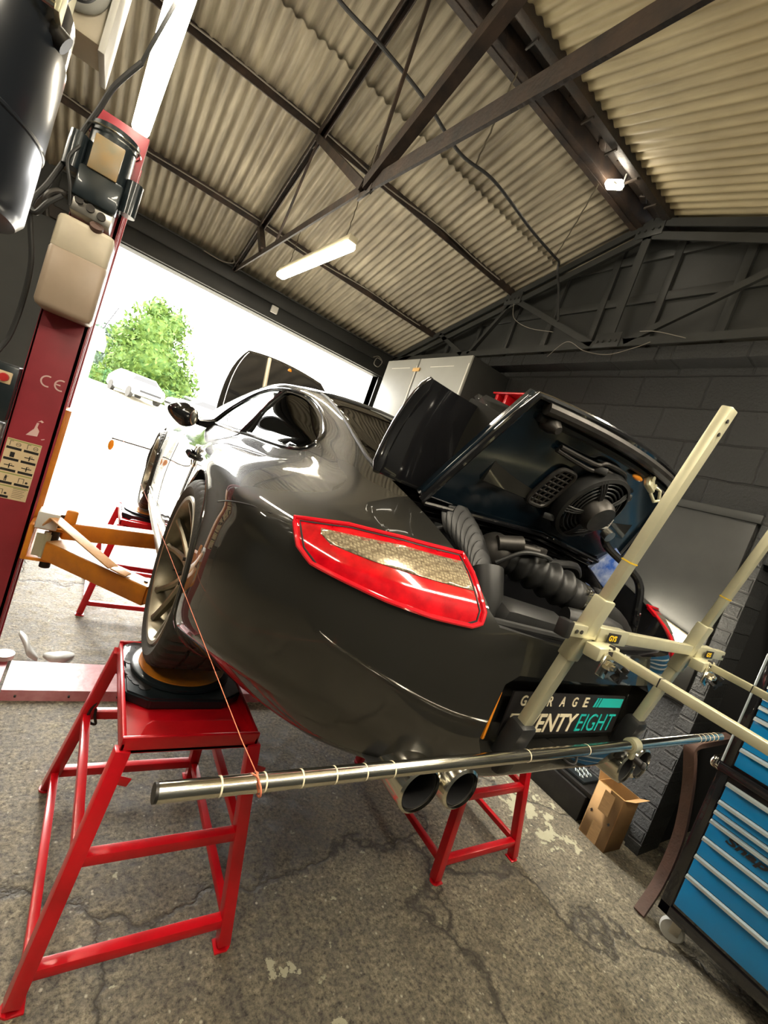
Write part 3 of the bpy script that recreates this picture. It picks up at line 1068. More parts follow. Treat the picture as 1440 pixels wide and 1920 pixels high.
# trees
def tree(lbl, c, rad, h, m, n, seed, parts_, name='leafy_tree', leaf=0.16):
    rnd = random.Random(seed)
    t = thing(name, lbl, 'tree', c)
    r = MB()
    for (bx, by, bz, br) in parts_:
        for k in range(int(n * br * br)):
            d = Vector((rnd.gauss(0, 1), rnd.gauss(0, 1), rnd.gauss(0, 1))).normalized() * (0.55 + 0.5 * rnd.random()) * br * rad
            p = Vector(c) + Vector((bx * rad, by * rad, bz * h)) + Vector((d.x, d.y, d.z))
            s_ = leaf * (0.6 + rnd.random())
            u = Vector((rnd.gauss(0, 1), rnd.gauss(0, 1), rnd.gauss(0, 1))).normalized()
            v = u.cross(Vector((rnd.gauss(0, 1), rnd.gauss(0, 1), rnd.gauss(0, 1)))).normalized()
            r.quad([p - u * s_, p - v * s_ * 0.5, p + u * s_, p + v * s_ * 0.5])
        r.sphere(Vector(c) + Vector((bx * rad, by * rad, bz * h)), br * rad * 0.62, 2)
    r.build('foliage', M[m], t, smooth=False, clean=False)
    r = MB()
    r.cyl(Vector(c), Vector(c) + Vector((0, 0, h * 0.6)), 0.22, 0.1, seg=10)
    r.build('trunk', M['bark'], t)
    return t
tree('tall bright green tree outside beyond the parked white cars', (1.85, 37, gz(37)), 2.2, 6.8, 'leaf', 900, 3,
     [(0, 0, 0.36, 1.25), (-0.55, 0, 0.28, 0.85), (0.6, 0, 0.25, 0.9), (-0.15, 0, 0.62, 0.95), (0.25, 0, 0.78, 0.6), (-0.85, 0, 0.5, 0.5), (0.95, 0, 0.2, 0.7), (-0.2, 0, 0.86, 0.42)])
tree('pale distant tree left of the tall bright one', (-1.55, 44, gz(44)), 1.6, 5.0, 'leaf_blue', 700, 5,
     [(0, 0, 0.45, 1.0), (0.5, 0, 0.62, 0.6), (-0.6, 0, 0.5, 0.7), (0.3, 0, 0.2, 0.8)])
r = MB()
rnd = random.Random(4)
for k in range(5200):
    u_ = rnd.random()
    x = -2.2 + u_ * 9.0
    y = 34 - u_ * 1.5 + rnd.random() * 1.2
    z = gz(34) + rnd.random() * 0.95
    p = Vector((x, y, z))
    s_ = 0.12
    u = Vector((rnd.gauss(0, 1), rnd.gauss(0, 1), rnd.gauss(0, 1))).normalized()
    v = u.cross(Vector((rnd.gauss(0, 1), rnd.gauss(0, 1), rnd.gauss(0, 1)))).normalized()
    r.quad([p - u * s_, p - v * s_ * 0.5, p + u * s_, p + v * s_ * 0.5])
r.box((2.3, 33.9, gz(34) + 0.4), (8.6, 0.9, 0.8), rot=(0, 0, -0.16))
r.build('hedge', M['hedge'], props=tagd('long low green hedge behind the parked white cars', 'hedge'), smooth=False, clean=False)
# parked cars
def parked(lbl, c, s_, rot):
    t = thing('parked_car', lbl, 'car', c, None)
    Rm = Matrix.Translation(Vector(c)) @ Matrix.Rotation(rot, 4, 'Z') @ Matrix.Scale(s_, 4)
    side = [(-2.1, 0.35), (-2.12, 0.75), (-1.9, 0.95), (-1.2, 1.02), (-0.55, 1.42), (0.75, 1.45), (1.5, 1.05), (2.1, 0.9), (2.15, 0.4), (1.9, 0.28), (-1.9, 0.28)]
    r = MB()
    r.prism(side, (0, -0.85, 0), (1, 0, 0), (0, 0, 1), (0, 1.7, 0))
    bmesh.ops.bevel(r.bm, geom=r.bm.edges[:], offset=0.06, segments=2, affect='EDGES')
    r.xform(Rm)
    r.build('body', M['carwhite'], t)
    r = MB()
    r.prism([(-1.0, 1.03), (-0.5, 1.36), (0.7, 1.39), (1.3, 1.06)], (0, -0.87, 0), (1, 0, 0), (0, 0, 1), (0, 1.74, 0))
    r.prism([(-0.75, 1.03), (-0.6, 1.35), (0.6, 1.35), (0.75, 1.03)], (-2.0 + 0.93, 0, 0), (0, 1, 0), (0, 0, 1), (-0.02, 0, 0))
    r.xform(Rm)
    r.build('window', M['black_gloss'], t)
    for x in (-1.35, 1.3):
        for y in (-0.8, 0.8):
            r = MB()
            r.cyl((x, y - 0.1, 0.32), (x, y + 0.1, 0.32), 0.32, seg=20)
            r.xform(Rm)
            r.build('wheel', M['tyre'], t)
    r = MB()
    r.lohi((-2.17, -0.6, 0.5), (-2.1, 0.6, 0.62))
    r.xform(Rm)
    r.build('grille', M['black_plastic'], t)
    return t
parked('white car parked outside, front towards the doorway, left of the two', (1.15, 30.0, gz(30.0)), 0.95, PI / 2 + 0.35)
parked('pale car parked outside further right, near the end of the hedge', (4.7, 29.0, gz(29.0)), 0.9, 0.25)
# ================================================================== the grey coupe
CO = Vector((1.22, 1.62, 0.73))
car = thing('sports_car', 'dark grey sports coupe with bronze wheels raised on four red stands, rear engine lid open', 'car', CO)
car.rotation_euler = (0, 0, -0.02)
# stations along the car: y, zb, ws, x3, z3, w, zw, wsh, zsh, xb, zbelt, xc, zc, zt
STN = [
 (-1.052, .36, .03, .04, .40, .05, .50, .05, .58, .04, .60, .02, .615, .62),
 (-1.038, .315, .26, .31, .37, .34, .50, .33, .625, .29, .66, .16, .675, .68),
 (-1.000, .285, .40, .47, .365, .505, .50, .495, .66, .44, .70, .26, .725, .735),
 (-.93, .265, .52, .61, .37, .655, .50, .637, .69, .55, .74, .33, .77, .78),
 (-.83, .25, .63, .745, .38, .78, .50, .756, .712, .62, .782, .37, .815, .825),
 (-.69, .24, .70, .845, .37, .868, .49, .838, .735, .65, .815, .42, .865, .88),
 (-.5, .22, .75, .89, .33, .905, .47, .872, .75, .665, .845, .46, .92, .94),
 (-.3, .16, .78, .90, .28, .91, .45, .872, .765, .66, .868, .485, .975, 1.01),
 (0.0, .12, .79, .90, .25, .905, .44, .865, .772, .65, .876, .495, 1.055, 1.105),
 (.3, .11, .79, .875, .25, .885, .42, .845, .768, .655, .872, .505, 1.115, 1.19),
 (.6, .11, .78, .83, .22, .85, .42, .818, .752, .665, .864, .52, 1.15, 1.235),
 (.95, .11, .78, .82, .22, .838, .42, .80, .74, .675, .858, .522, 1.165, 1.26),
 (1.25, .11, .78, .82, .22, .835, .42, .795, .73, .682, .853, .535, 1.125, 1.235),
 (1.5, .11, .78, .82, .22, .835, .42, .795, .725, .69, .848, .575, 1.045, 1.14),
 (1.72, .11, .78, .825, .22, .84, .42, .80, .72, .70, .842, .62, .94, 1.01),
 (1.92, .11, .78, .835, .22, .85, .42, .80, .715, .70, .825, .64, .855, .875),
 (2.1, .11, .78, .86, .22, .876, .42, .80, .71, .70, .79, .50, .80, .80),
 (2.35, .12, .78, .865, .25, .884, .42, .81, .705, .69, .755, .45, .745, .73),
 (2.7, .12, .76, .85, .25, .866, .42, .775, .67, .63, .70, .40, .67, .66),
 (3.0, .13, .68, .76, .25, .775, .40, .69, .60, .55, .615, .35, .60, .59),
 (3.2, .15, .56, .62, .27, .64, .40, .55, .53, .44, .54, .28, .545, .54),
 (3.32, .2, .34, .40, .30, .42, .40, .35, .475, .28, .49, .15, .50, .50),
 (3.36, .3, .04, .05, .33, .06, .40, .05, .44, .04, .45, .02, .455, .455)]
def sect(r):
    y, zb, ws, x3, z3, wd, zw, wsh, zsh, xb, zbe, xc, zc, zt = r
    return np.array([(0, y, zb), (ws * .7, y, zb), (ws, y, zb + .02), (x3, y, z3), (wd, y, zw),
                     (wd * .45 + wsh * .55 + .008, y, zw + .62 * (zsh - zw)), (wsh, y, zsh), (xb, y, zbe),
                     ((xb + xc) / 2 + .012, y, (zbe + zc) / 2 + .004), (xc, y, zc), (xc * .8, y, zc + .52 * (zt - zc)),
                     (xc * .45, y, zc + .86 * (zt - zc)), (0, y, zt)])
NET = np.array([sect(r) for r in STN])
def cr(p0, p1, p2, p3, t):
    return 0.5 * ((2 * p1) + (p2 - p0) * t + (2 * p0 - 5 * p1 + 4 * p2 - p3) * t * t + (3 * p1 - p0 - 3 * p2 + p3) * t ** 3)
def resample(A, n, mirror=False):
    """Catmull-Rom along axis 0"""
    out = []
    m = len(A)
    def g(i):
        if mirror and i < 0:
            q = A[-i].copy(); q[..., 0] *= -1; return q
        if mirror and i >= m:
            q = A[2 * (m - 1) - i].copy(); q[..., 0] *= -1; return q
        return A[min(max(i, 0), m - 1)]
    for i in range(m - 1):
        for k in range(n):
            out.append(cr(g(i - 1), g(i), g(i + 1), g(i + 2), k / n))
    out.append(A[-1])
    return np.array(out)
def body_bm(net, ns=7, nt=7):
    S = resample(net, ns)                       # stations
    T = resample(np.swapaxes(S, 0, 1), nt, mirror=True)  # profile
    T = np.swapaxes(T, 0, 1)                    # [station][profile]
    bm = bmesh.new()
    rings = []
    for row in T:
        R_ = [bm.verts.new(p) for p in row]
        Lf = [bm.verts.new((-p[0], p[1], p[2])) for p in row[1:-1]]
        rings.append(R_ + Lf[::-1])
    n = len(rings[0])
    for a, b in zip(rings[:-1], rings[1:]):
        for k in range(n):
            bm.faces.new((a[k], a[(k + 1) % n], b[(k + 1) % n], b[k]))
    bm.faces.new(rings[0])
    bm.faces.new(rings[-1][::-1])
    bmesh.ops.recalc_face_normals(bm, faces=bm.faces[:])
    return bm
def mesh_of(bm, name='tmp', mats=()):
    me = bpy.data.meshes.new(name)
    bm.to_mesh(me)
    bm.free()
    for m in mats:
        me.materials.append(m)
    return me
ref_bm = body_bm(NET)
for f in ref_bm.faces:
    f.smooth = True
ref_bm.normal_update()
ref_me = bpy.data.meshes.new('ref')
ref_bm.to_mesh(ref_me)
REF = BVHTree.FromBMesh(ref_bm)
ref_bm.faces.ensure_lookup_table()
def ref_normal(co):
    p, n, i, d = REF.find_nearest(co)
    f = ref_bm.faces[i]
    ws, ns = 0.0, Vector((0, 0, 0))
    for v in f.verts:
        k = 1.0 / ((v.co - p).length + 1e-4)
        ns += v.normal * k
        ws += k
    return (ns / ws).normalized(), d, p
def cast(o, d):
    p, n, i, dist = REF.ray_cast(Vector(o), Vector(d).normalized())
    return p
def side_pt(y, z, s=-1):
    return cast((s * 1.5, y, z), (-s, 0, 0))
def top_pt(x, y):
    return cast((x, y, 2.0), (0, 0, -1))
def rear_pt(x, z):
    return cast((x, -2.0, z), (0, 1, 0))

def boolean(me, cutters, op='DIFFERENCE'):
    """me: mesh; cutters: list of meshes; applied with the exact solver"""
    ob = bpy.data.objects.new('b', me)
    link(ob)
    tmp = []
    for c in cutters:
        co = bpy.data.objects.new('c', c)
        link(co)
        tmp.append(co)
        md = ob.modifiers.new('b', 'BOOLEAN')
        md.operation = op
        md.solver = 'EXACT'
        md.material_mode = 'TRANSFER'
        md.object = co
    bpy.context.view_layer.update()
    out = bpy.data.meshes.new_from_object(ob.evaluated_get(bpy.context.evaluated_depsgraph_get()))
    for o in tmp + [ob]:
        bpy.data.objects.remove(o)
    return out

def smooth_like_ref(me, tol=0.0035):
    """give every corner lying on the original skin the uncut surface's normal"""
    me.update()
    vn = {}
    flags = []
    nor = []
    for v in me.vertices:
        n, d, p = ref_normal(v.co)
        vn[v.index] = (n, d)
    for p in me.polygons:
        fn = p.normal
        p.use_smooth = True
        for li in p.loop_indices:
            n, d = vn[me.loops[li].vertex_index]
            if d < tol and fn.dot(n) > 0.6:
                nor.append(n)
            elif d < tol and fn.dot(n) < -0.6:
                nor.append(-n)
            else:
                nor.append(fn)
    me.normals_split_custom_set([tuple(n) for n in nor])

def pm(build):
    """prism cutter mesh via MB"""
    mb_ = MB()
    build(mb_)
    bmesh.ops.recalc_face_normals(mb_.bm, faces=mb_.bm.faces[:])
    return mb_.bm

def spline2(poly, n=6, closed=True):
    P_ = [Vector((p[0], p[1])) for p in poly]
    out = []
    m = len(P_)
    for i in range(m if closed else m - 1):
        p0, p1, p2, p3 = P_[(i - 1) % m], P_[i], P_[(i + 1) % m], P_[(i + 2) % m]
        for k in range(n):
            out.append(tuple(cr(p0, p1, p2, p3, k / n)))
    return out

# outlines --------------------------------------------------------------
DOORWIN = [(1.36, .872), (1.30, .925), (1.20, .99), (1.08, 1.055), (.95, 1.105), (.80, 1.128), (.66, 1.132), (.635, 1.128), (.63, 1.09), (.635, .98), (.645, .89), (.66, .876), (.80, .868), (1.1, .866), (1.30, .862)]
QWIN = [(.585, .89), (.58, .98), (.575, 1.08), (.565, 1.118), (.50, 1.125), (.35, 1.11), (.20, 1.077), (.07, 1.037), (-.05, .99), (-.13, .953), (-.16, .925), (-.145, .902), (-.09, .892), (.02, .885), (.2, .882), (.45, .880), (.57, .880)]
BACK = [(-.40, .40), (-.42, .30), (-.455, 0), (-.49, -.30), (-.50, -.42), (-.46, -.46), (0, -.485), (.46, -.46), (.50, -.42), (.49, -.30), (.455, 0), (.42, .30), (.40, .40), (.2, .425), (-.2, .425)]
FRONT = [(-.46, 1.20), (.46, 1.20), (.50, 1.26), (.56, 1.5), (.60, 1.72), (.60, 1.84), (.3, 1.90), (0, 1.92), (-.3, 1.90), (-.60, 1.84), (-.60, 1.72), (-.56, 1.5), (-.50, 1.26)]
HOOD = [(-.52, 2.02), (-.58, 2.3), (-.52, 2.7), (-.40, 3.0), (0, 3.1), (.40, 3.0), (.52, 2.7), (.58, 2.3), (.52, 2.02), (0, 2.05)]

# engine bay: opening across the deck and down the rear face between the lamps
BAY_REAR = [(-.400, .672), (-.430, .70), (-.458, .775), (-.50, .90), (-.50, 1.3), (.50, 1.3), (.50, .90), (.458, .775), (.430, .70), (.400, .672), (.2, .662), (-.2, .662)]
BAY_Y0 = -.56
# tail lamp outline (x, z) seen from straight behind, left lamp
def mk_mat_index(bm, i):
    for f in bm.faces:
        f.material_index = i
    return bm

cutters = []
def add_cut(fn, m):
    bm = pm(fn)
    cutters.append(mesh_of(bm, mats=[m]))
for s in (-1, 1):
    add_cut(lambda b: b.cyl((s * .55, 0, .335), (s * 1.1, 0, .335), .368, seg=72), M['black_soft'])
    add_cut(lambda b: b.cyl((s * .55, 2.35, .33), (s * 1.1, 2.35, .33), .352, seg=72), M['black_soft'])
add_cut(lambda b: b.prism(BAY_REAR, (0, -1.3, 0), (1, 0, 0), (0, 0, 1), (0, 1.3 + BAY_Y0, 0)), M['black_gloss'])
add_cut(lambda b: b.prism([(-.41, -.60), (.41, -.60), (.44, -.80), (.40, -.90), (.2, -.955), (-.2, -.955), (-.40, -.90), (-.44, -.80)], (0, 0, .36), (1, 0, 0), (0, 1, 0), (0, 0, .6)), M['black_soft'])
# cabin
CAB = []
for r in STN:
    if -.45 < r[0] < 2.0:
        y = r[0]
        xb, zbe, xc, zc, zt = r[9:14]
        CAB.append([(0, y, .33), (xb - .06, y, .33), (xb - .035, y, zbe - .12), (xb - .045, y, zbe + .0), (xc - .045, y, zc - .03), (xc * .5, y, zc + .7 * (zt - zc) - .03), (0, y, zt - .035)])
def cab(b):
    rings = []
    for row in CAB:
        rings.append([b.bm.verts.new(p) for p in row] + [b.bm.verts.new((-p[0], p[1], p[2])) for p in row[1:-1]][::-1])
    n = len(rings[0])
    for a, c in zip(rings[:-1], rings[1:]):
        for k in range(n):
            b.bm.faces.new((a[k], a[(k + 1) % n], c[(k + 1) % n], c[k]))
    b.bm.faces.new(rings[0])
    b.bm.faces.new(rings[-1])
add_cut(cab, M['black_soft'])
SIDEWINS = [spline2(DOORWIN, 3), spline2(QWIN, 3)]
for s in (-1, 1):
    for W_ in SIDEWINS:
        add_cut(lambda b: b.prism(W_, (s * .3, 0, 0), (0, 1, 0), (0, 0, 1), (s * .8, 0, 0)), M['black_plastic'])
add_cut(lambda b: b.prism(spline2(BACK, 3), (0, 0, .85), (1, 0, 0), (0, 1, 0), (0, 0, .6)), M['black_plastic'])
add_cut(lambda b: b.prism(spline2(FRONT, 3), (0, 0, .83), (1, 0, 0), (0, 1, 0), (0, 0, .6)), M['black_plastic'])
add_cut(lambda b: b.prism(spline2(HOOD, 3), (0, 0, .45), (1, 0, 0), (0, 1, 0), (0, 0, .6)), M['black_soft'])
# licence plate recess in the rear bumper
add_cut(lambda b: b.prism([(-.32, .37), (-.345, .41), (-.335, .55), (-.30, .575), (.30, .575), (.335, .55), (.345, .41), (.32, .37)], (0, -1.2, 0), (1, 0, 0), (0, 0, 1), (0, .2 + .012, 0)), M['paint'])
ref_me.materials.append(M['paint'])
body_me = boolean(ref_me.copy(), cutters)
smooth_like_ref(body_me)
body_me.name = 'body'
body = bpy.data.objects.new('body', body_me)
link(body)
body.parent = car
print('body faces', len(body_me.polygons))
def B(mb_, name, m, parent=None, **k):
    return mb_.build(name, m, parent if parent is not None else car, local=True, **k)

def offset_ref(off):
    bm = ref_bm.copy()
    for v, r in zip(bm.verts, ref_bm.verts):
        v.co = r.co + r.normal * off
    me = mesh_of(bm, mats=[M['paint']])
    return me

def patch(poly, o, u, v, d, off, m, name, parent, sheet=False, solid=0.0, tol=0.012):
    base = offset_ref(off)
    base.materials[0] = m
    cut = mesh_of(pm(lambda b: b.prism(poly, o, u, v, d)), mats=[m])
    me = boolean(base, [cut], 'INTERSECT')
    if sheet:
        bm = bmesh.new()
        bm.from_mesh(me)
        bm.normal_update()
        kill = []
        for f in bm.faces:
            n, dd, p = ref_normal(f.calc_center_median())
            if abs(dd - abs(off)) > 0.004 or f.normal.dot(n) < 0.5:
                kill.append(f)
        bmesh.ops.delete(bm, geom=kill, context='FACES')
        bm.to_mesh(me)
        bm.free()
    smooth_like_ref(me, tol)
    me.name = name
    ob = bpy.data.objects.new(name, me)
    link(ob)
    ob.parent = parent
    if solid:
        md = ob.modifiers.new('thickness', 'SOLIDIFY')
        md.thickness = solid
    return ob

# ---- glass
glass = {}
for s in (-1, 1):
    for nm, W_, mt in (('door_window', SIDEWINS[0], 'glass'), ('quarter_window', SIDEWINS[1], 'glass_dark')):
        glass[(nm, s)] = patch(W_, (s * .3, 0, 0), (0, 1, 0), (0, 0, 1), (s * .8, 0, 0), -0.006, M[mt], nm, car, sheet=True, solid=0.004)
patch(spline2(BACK, 3), (0, 0, .85), (1, 0, 0), (0, 1, 0), (0, 0, .6), -0.004, M['glass_dark'], 'rear_window', car, sheet=True, solid=0.004)
patch(spline2(FRONT, 3), (0, 0, .83), (1, 0, 0), (0, 1, 0), (0, 0, .6), -0.004, M['glass'], 'windscreen', car, sheet=True, solid=0.004)
# window frames: gloss black beads around each opening
for s in (-1, 1):
    dlo = [(1.395, .862), (1.33, .925), (1.22, 1.0), (1.09, 1.068), (.95, 1.118), (.80, 1.141), (.62, 1.144), (.48, 1.136), (.34, 1.122), (.19, 1.090), (.06, 1.049), (-.06, 1.001), (-.143, .963), (-.177, .926), (-.157, .894), (-.09, .88), (.0, .873), (.2, .870), (.45, .868), (.8, .858), (1.1, .856), (1.33, .852)]
    pts = [side_pt(y, z, s) for y, z in spline2(dlo, 4)]
    pts = [p + Vector((s * .001, 0, 0)) for p in pts if p]
    r = MB()
    r.tube(pts, 0.0075, 8, closed=True)
    B(r, 'window_bead', M['black_gloss'])
    r = MB()
    pts = [side_pt(y, z, s) for y, z in [(.625, .862), (.612, .95), (.603, 1.05), (.598, 1.135)]]
    r.tube([p + Vector((s * -.002, 0, 0)) for p in pts], 0.013, 8)
    B(r, 'window_pillar', M['black_gloss'])
bb = [top_pt(x, y) for x, y in spline2([(x * 1.025, y + (.012 if y > .3 else -.012 if y < -.3 else 0)) for x, y in BACK], 3)]
r = MB()
r.tube([p + Vector((0, 0, .001)) for p in bb if p], 0.006, 8, closed=True)
B(r, 'rear_window_seal', M['black_plastic'])

for s in (-1, 1):
    r = MB()
    pts = [side_pt(y, z, s) for y, z in [(1.30, .885), (1.20, .955), (1.08, 1.02), (.95, 1.07), (.80, 1.095), (.68, 1.10)]]
    r.tube([p + Vector((-s * .045, 0, .012)) for p in pts if p], .030, 10)
    B(r, 'door_frame', M['black_plastic'])
# ---- panel gaps and arch lips
def gap(pts, rad=0.0022, m='ink', nm='panel_gap'):
    pts = [p for p in pts if p]
    r = MB()
    r.tube(pts, rad, 6)
    return B(r, nm, M[m])
for s in (-1, 1):
    gap([side_pt(y, z, s) for y, z in spline2([(-.375, .672), (-.45, .692), (-.53, .710), (-.60, .722)], 5, closed=False)] + [cast((s * 1.5, -1.3 + .62, .73), (-s, 0, 0))])
    gap([side_pt(y, z, s) for y, z in spline2([(.63, .845), (.60, .76), (.47, .62), (.46, .45), (.56, .28), (.62, .17)], 5, closed=False)])
    gap([side_pt(y, z, s) for y, z in spline2([(1.50, .80), (1.50, .6), (1.50, .4), (1.52, .2)], 5, closed=False)])
    for yc, zc, R_ in ((0, .335, .371), (2.35, .33, .355)):
        pts = []
        for k in range(0, 61):
            a = math.radians(-28 + 236 * k / 60)
            pts.append(side_pt(yc + R_ * math.cos(a), zc + R_ * math.sin(a), s))
        pts = [p + Vector((-s * .001, 0, 0)) for p in pts if p]
        r = MB()
        r.tube(pts, 0.0055, 8)
        B(r, 'arch_lip', M['paint'])
# side skirts
for s in (-1, 1):
    r = MB()
    r.tube([(s * .835, .42, .20), (s * .83, .7, .165), (s * .825, 1.2, .155), (s * .825, 1.7, .16), (s * .83, 1.97, .19)], [.018, .022, .022, .022, .018], 12)
    B(r, 'side_skirt', M['skin_silver'])
    r = MB()
    r.tube([side_pt(.42, .30, s), side_pt(.7, .215, s), side_pt(1.2, .205, s), side_pt(1.7, .21, s), side_pt(1.98, .25, s)], .007, 8)
    B(r, 'skirt_moulding', M['skin_silver'])

# ---- tail lamps
LAMP = [(-0.812, -0.724, 0.740), (-0.712, -0.788, 0.765), (-0.607, -0.853, 0.778), (-0.455, -0.892, 0.785), (-0.451, -0.937, 0.757), (-0.443, -1.003, 0.692), (-0.448, -1.008, 0.670), (-0.468, -1.003, 0.660), (-0.556, -0.978, 0.656), (-0.649, -0.931, 0.659), (-0.735, -0.868, 0.668), (-0.782, -0.82, 0.674), (-0.805, -0.782, 0.695)]
CLEAR = [(-0.766, -0.777, 0.744), (-0.611, -0.865, 0.768), (-0.465, -0.907, 0.774), (-0.465, -0.97, 0.729), (-0.559, -0.942, 0.725), (-0.683, -0.877, 0.722), (-0.753, -0.818, 0.724), (-.770, -.795, .734)]
def lamp_poly(L_, sc=1.0, dens=0):
    e = Vector((.86, -.51, 0))
    P2 = [(Vector(p).dot(e), p[2]) for p in L_]
    cx = sum(p[0] for p in P2) / len(P2)
    cz = sum(p[1] for p in P2) / len(P2)
    return [(cx + (p[0] - cx) * sc, cz + (p[1] - cz) * sc) for p in P2]
def dens(poly, n):
    out = []
    for i in range(len(poly)):
        a, b = poly[i], poly[(i + 1) % len(poly)]
        for k in range(n):
            out.append((a[0] + (b[0] - a[0]) * k / n, a[1] + (b[1] - a[1]) * k / n))
    return out
for s in (-1, 1):
    e = Vector((.86 * -s, -.51, 0))
    d = Vector((.51 * s, -.86, 0))
    lp = dens(lamp_poly(LAMP), 3)
    o0 = Vector((0, 0, 0)) + d * .6
    lamp = patch(lp, o0, e, (0, 0, 1), d * 1.2, 0.0035, M['red_lens'], 'tail_lamp', car, sheet=True, solid=.008, tol=.02)
    lamp['label'] = 'red and clear %s tail lamp' % ('left' if s < 0 else 'right')
    cl = patch(dens(lamp_poly(CLEAR), 3), o0, e, (0, 0, 1), d * 1.2, 0.0055, M['clear_lens'], 'clear_strip', lamp, sheet=True, solid=.003, tol=.02)
    r = MB()
    pts = []
    for a, z in dens(lamp_poly(LAMP, 0.99), 5):
        p = cast(e * a + Vector((0, 0, z)) + d * 2.2, -d)
        if p:
            n, dd, q = ref_normal(p)
            pts.append(p + n * .0045)
    r.tube(pts, 0.0054, 8, closed=True)
    B(r, 'lens_rim', M['red_rim'], lamp)
    r = MB()
    pts = []
    for a, z in dens(lamp_poly(LAMP, 0.93), 5):
        p = cast(e * a + Vector((0, 0, z)) + d * 2.2, -d)
        if p:
            n, dd, q = ref_normal(p)
            pts.append(p + n * .004)
    r.tube(pts, 0.0022, 6, closed=True)
    B(r, 'lens_inner_edge', M['ink'], lamp)

# ---- mirrors and handles
for s in (-1, 1):
    r = MB()
    b = bmesh.new()
    bmesh.ops.create_icosphere(b, subdivisions=4, radius=1)
    for v in b.verts:
        x, y, z = v.co
        k = 1.0 if z < 0 else 0.9
        v.co = Vector((s * (.868 + x * .088), 1.26 + (y * .085 if y > 0 else y * .04), .850 + (z + .12 * x) * .072 * k * (1 - .3 * max(0, x))))
    r.merge(b)
    mr = B(r, 'door_mirror', M['black_gloss'], ang=80)
    r = MB()
    b = bmesh.new()
    bmesh.ops.create_icosphere(b, subdivisions=3, radius=1)
    for v in b.verts:
        x, y, z = v.co
        v.co = Vector((s * (.81 + x * .022), 1.222 + y * .006, .848 + (z + .15 * x) * .045))
    r.merge(b)
    B(r, 'mirror_glass', M['chrome'], mr, ang=80)
    r = MB()
    r.tube([(s * .78, 1.27, .83), (s * .735, 1.30, .835), (s * .69, 1.33, .85)], [.02, .026, .03], 10)
    B(r, 'mirror_arm', M['black_gloss'], mr)
    # door handle: hooked grip with cup
    hp = side_pt(.47, .70, s)
    r = MB()
    b = bmesh.new()
    bmesh.ops.create_icosphere(b, subdivisions=3, radius=1)
    for v in b.verts:
        v.co = Vector((hp.x + v.co.x * .012, hp.y + .0 + v.co.y * .060, hp.z + v.co.z * .050))
    r.merge(b)
    h = B(r, 'door_handle', M['black_gloss'], ang=80)
    r = MB()
    r.tube([(hp.x, .525, .705), (hp.x + s * .032, .50, .712), (hp.x + s * .038, .46, .708), (hp.x + s * .03, .425, .70), (hp.x, .41, .695)], [.010, .013, .014, .013, .010], 10)
    B(r, 'handle_grip', M['black_gloss'], h)
    r = MB()
    r.tube([Vector((hp.x + s * .008, hp.y + .058 * math.cos(t_), hp.z + .05 * math.sin(t_))) for t_ in [2 * PI * k / 32 for k in range(32)]], .0035, 6, closed=True)
    B(r, 'handle_surround', M['chrome'], h)

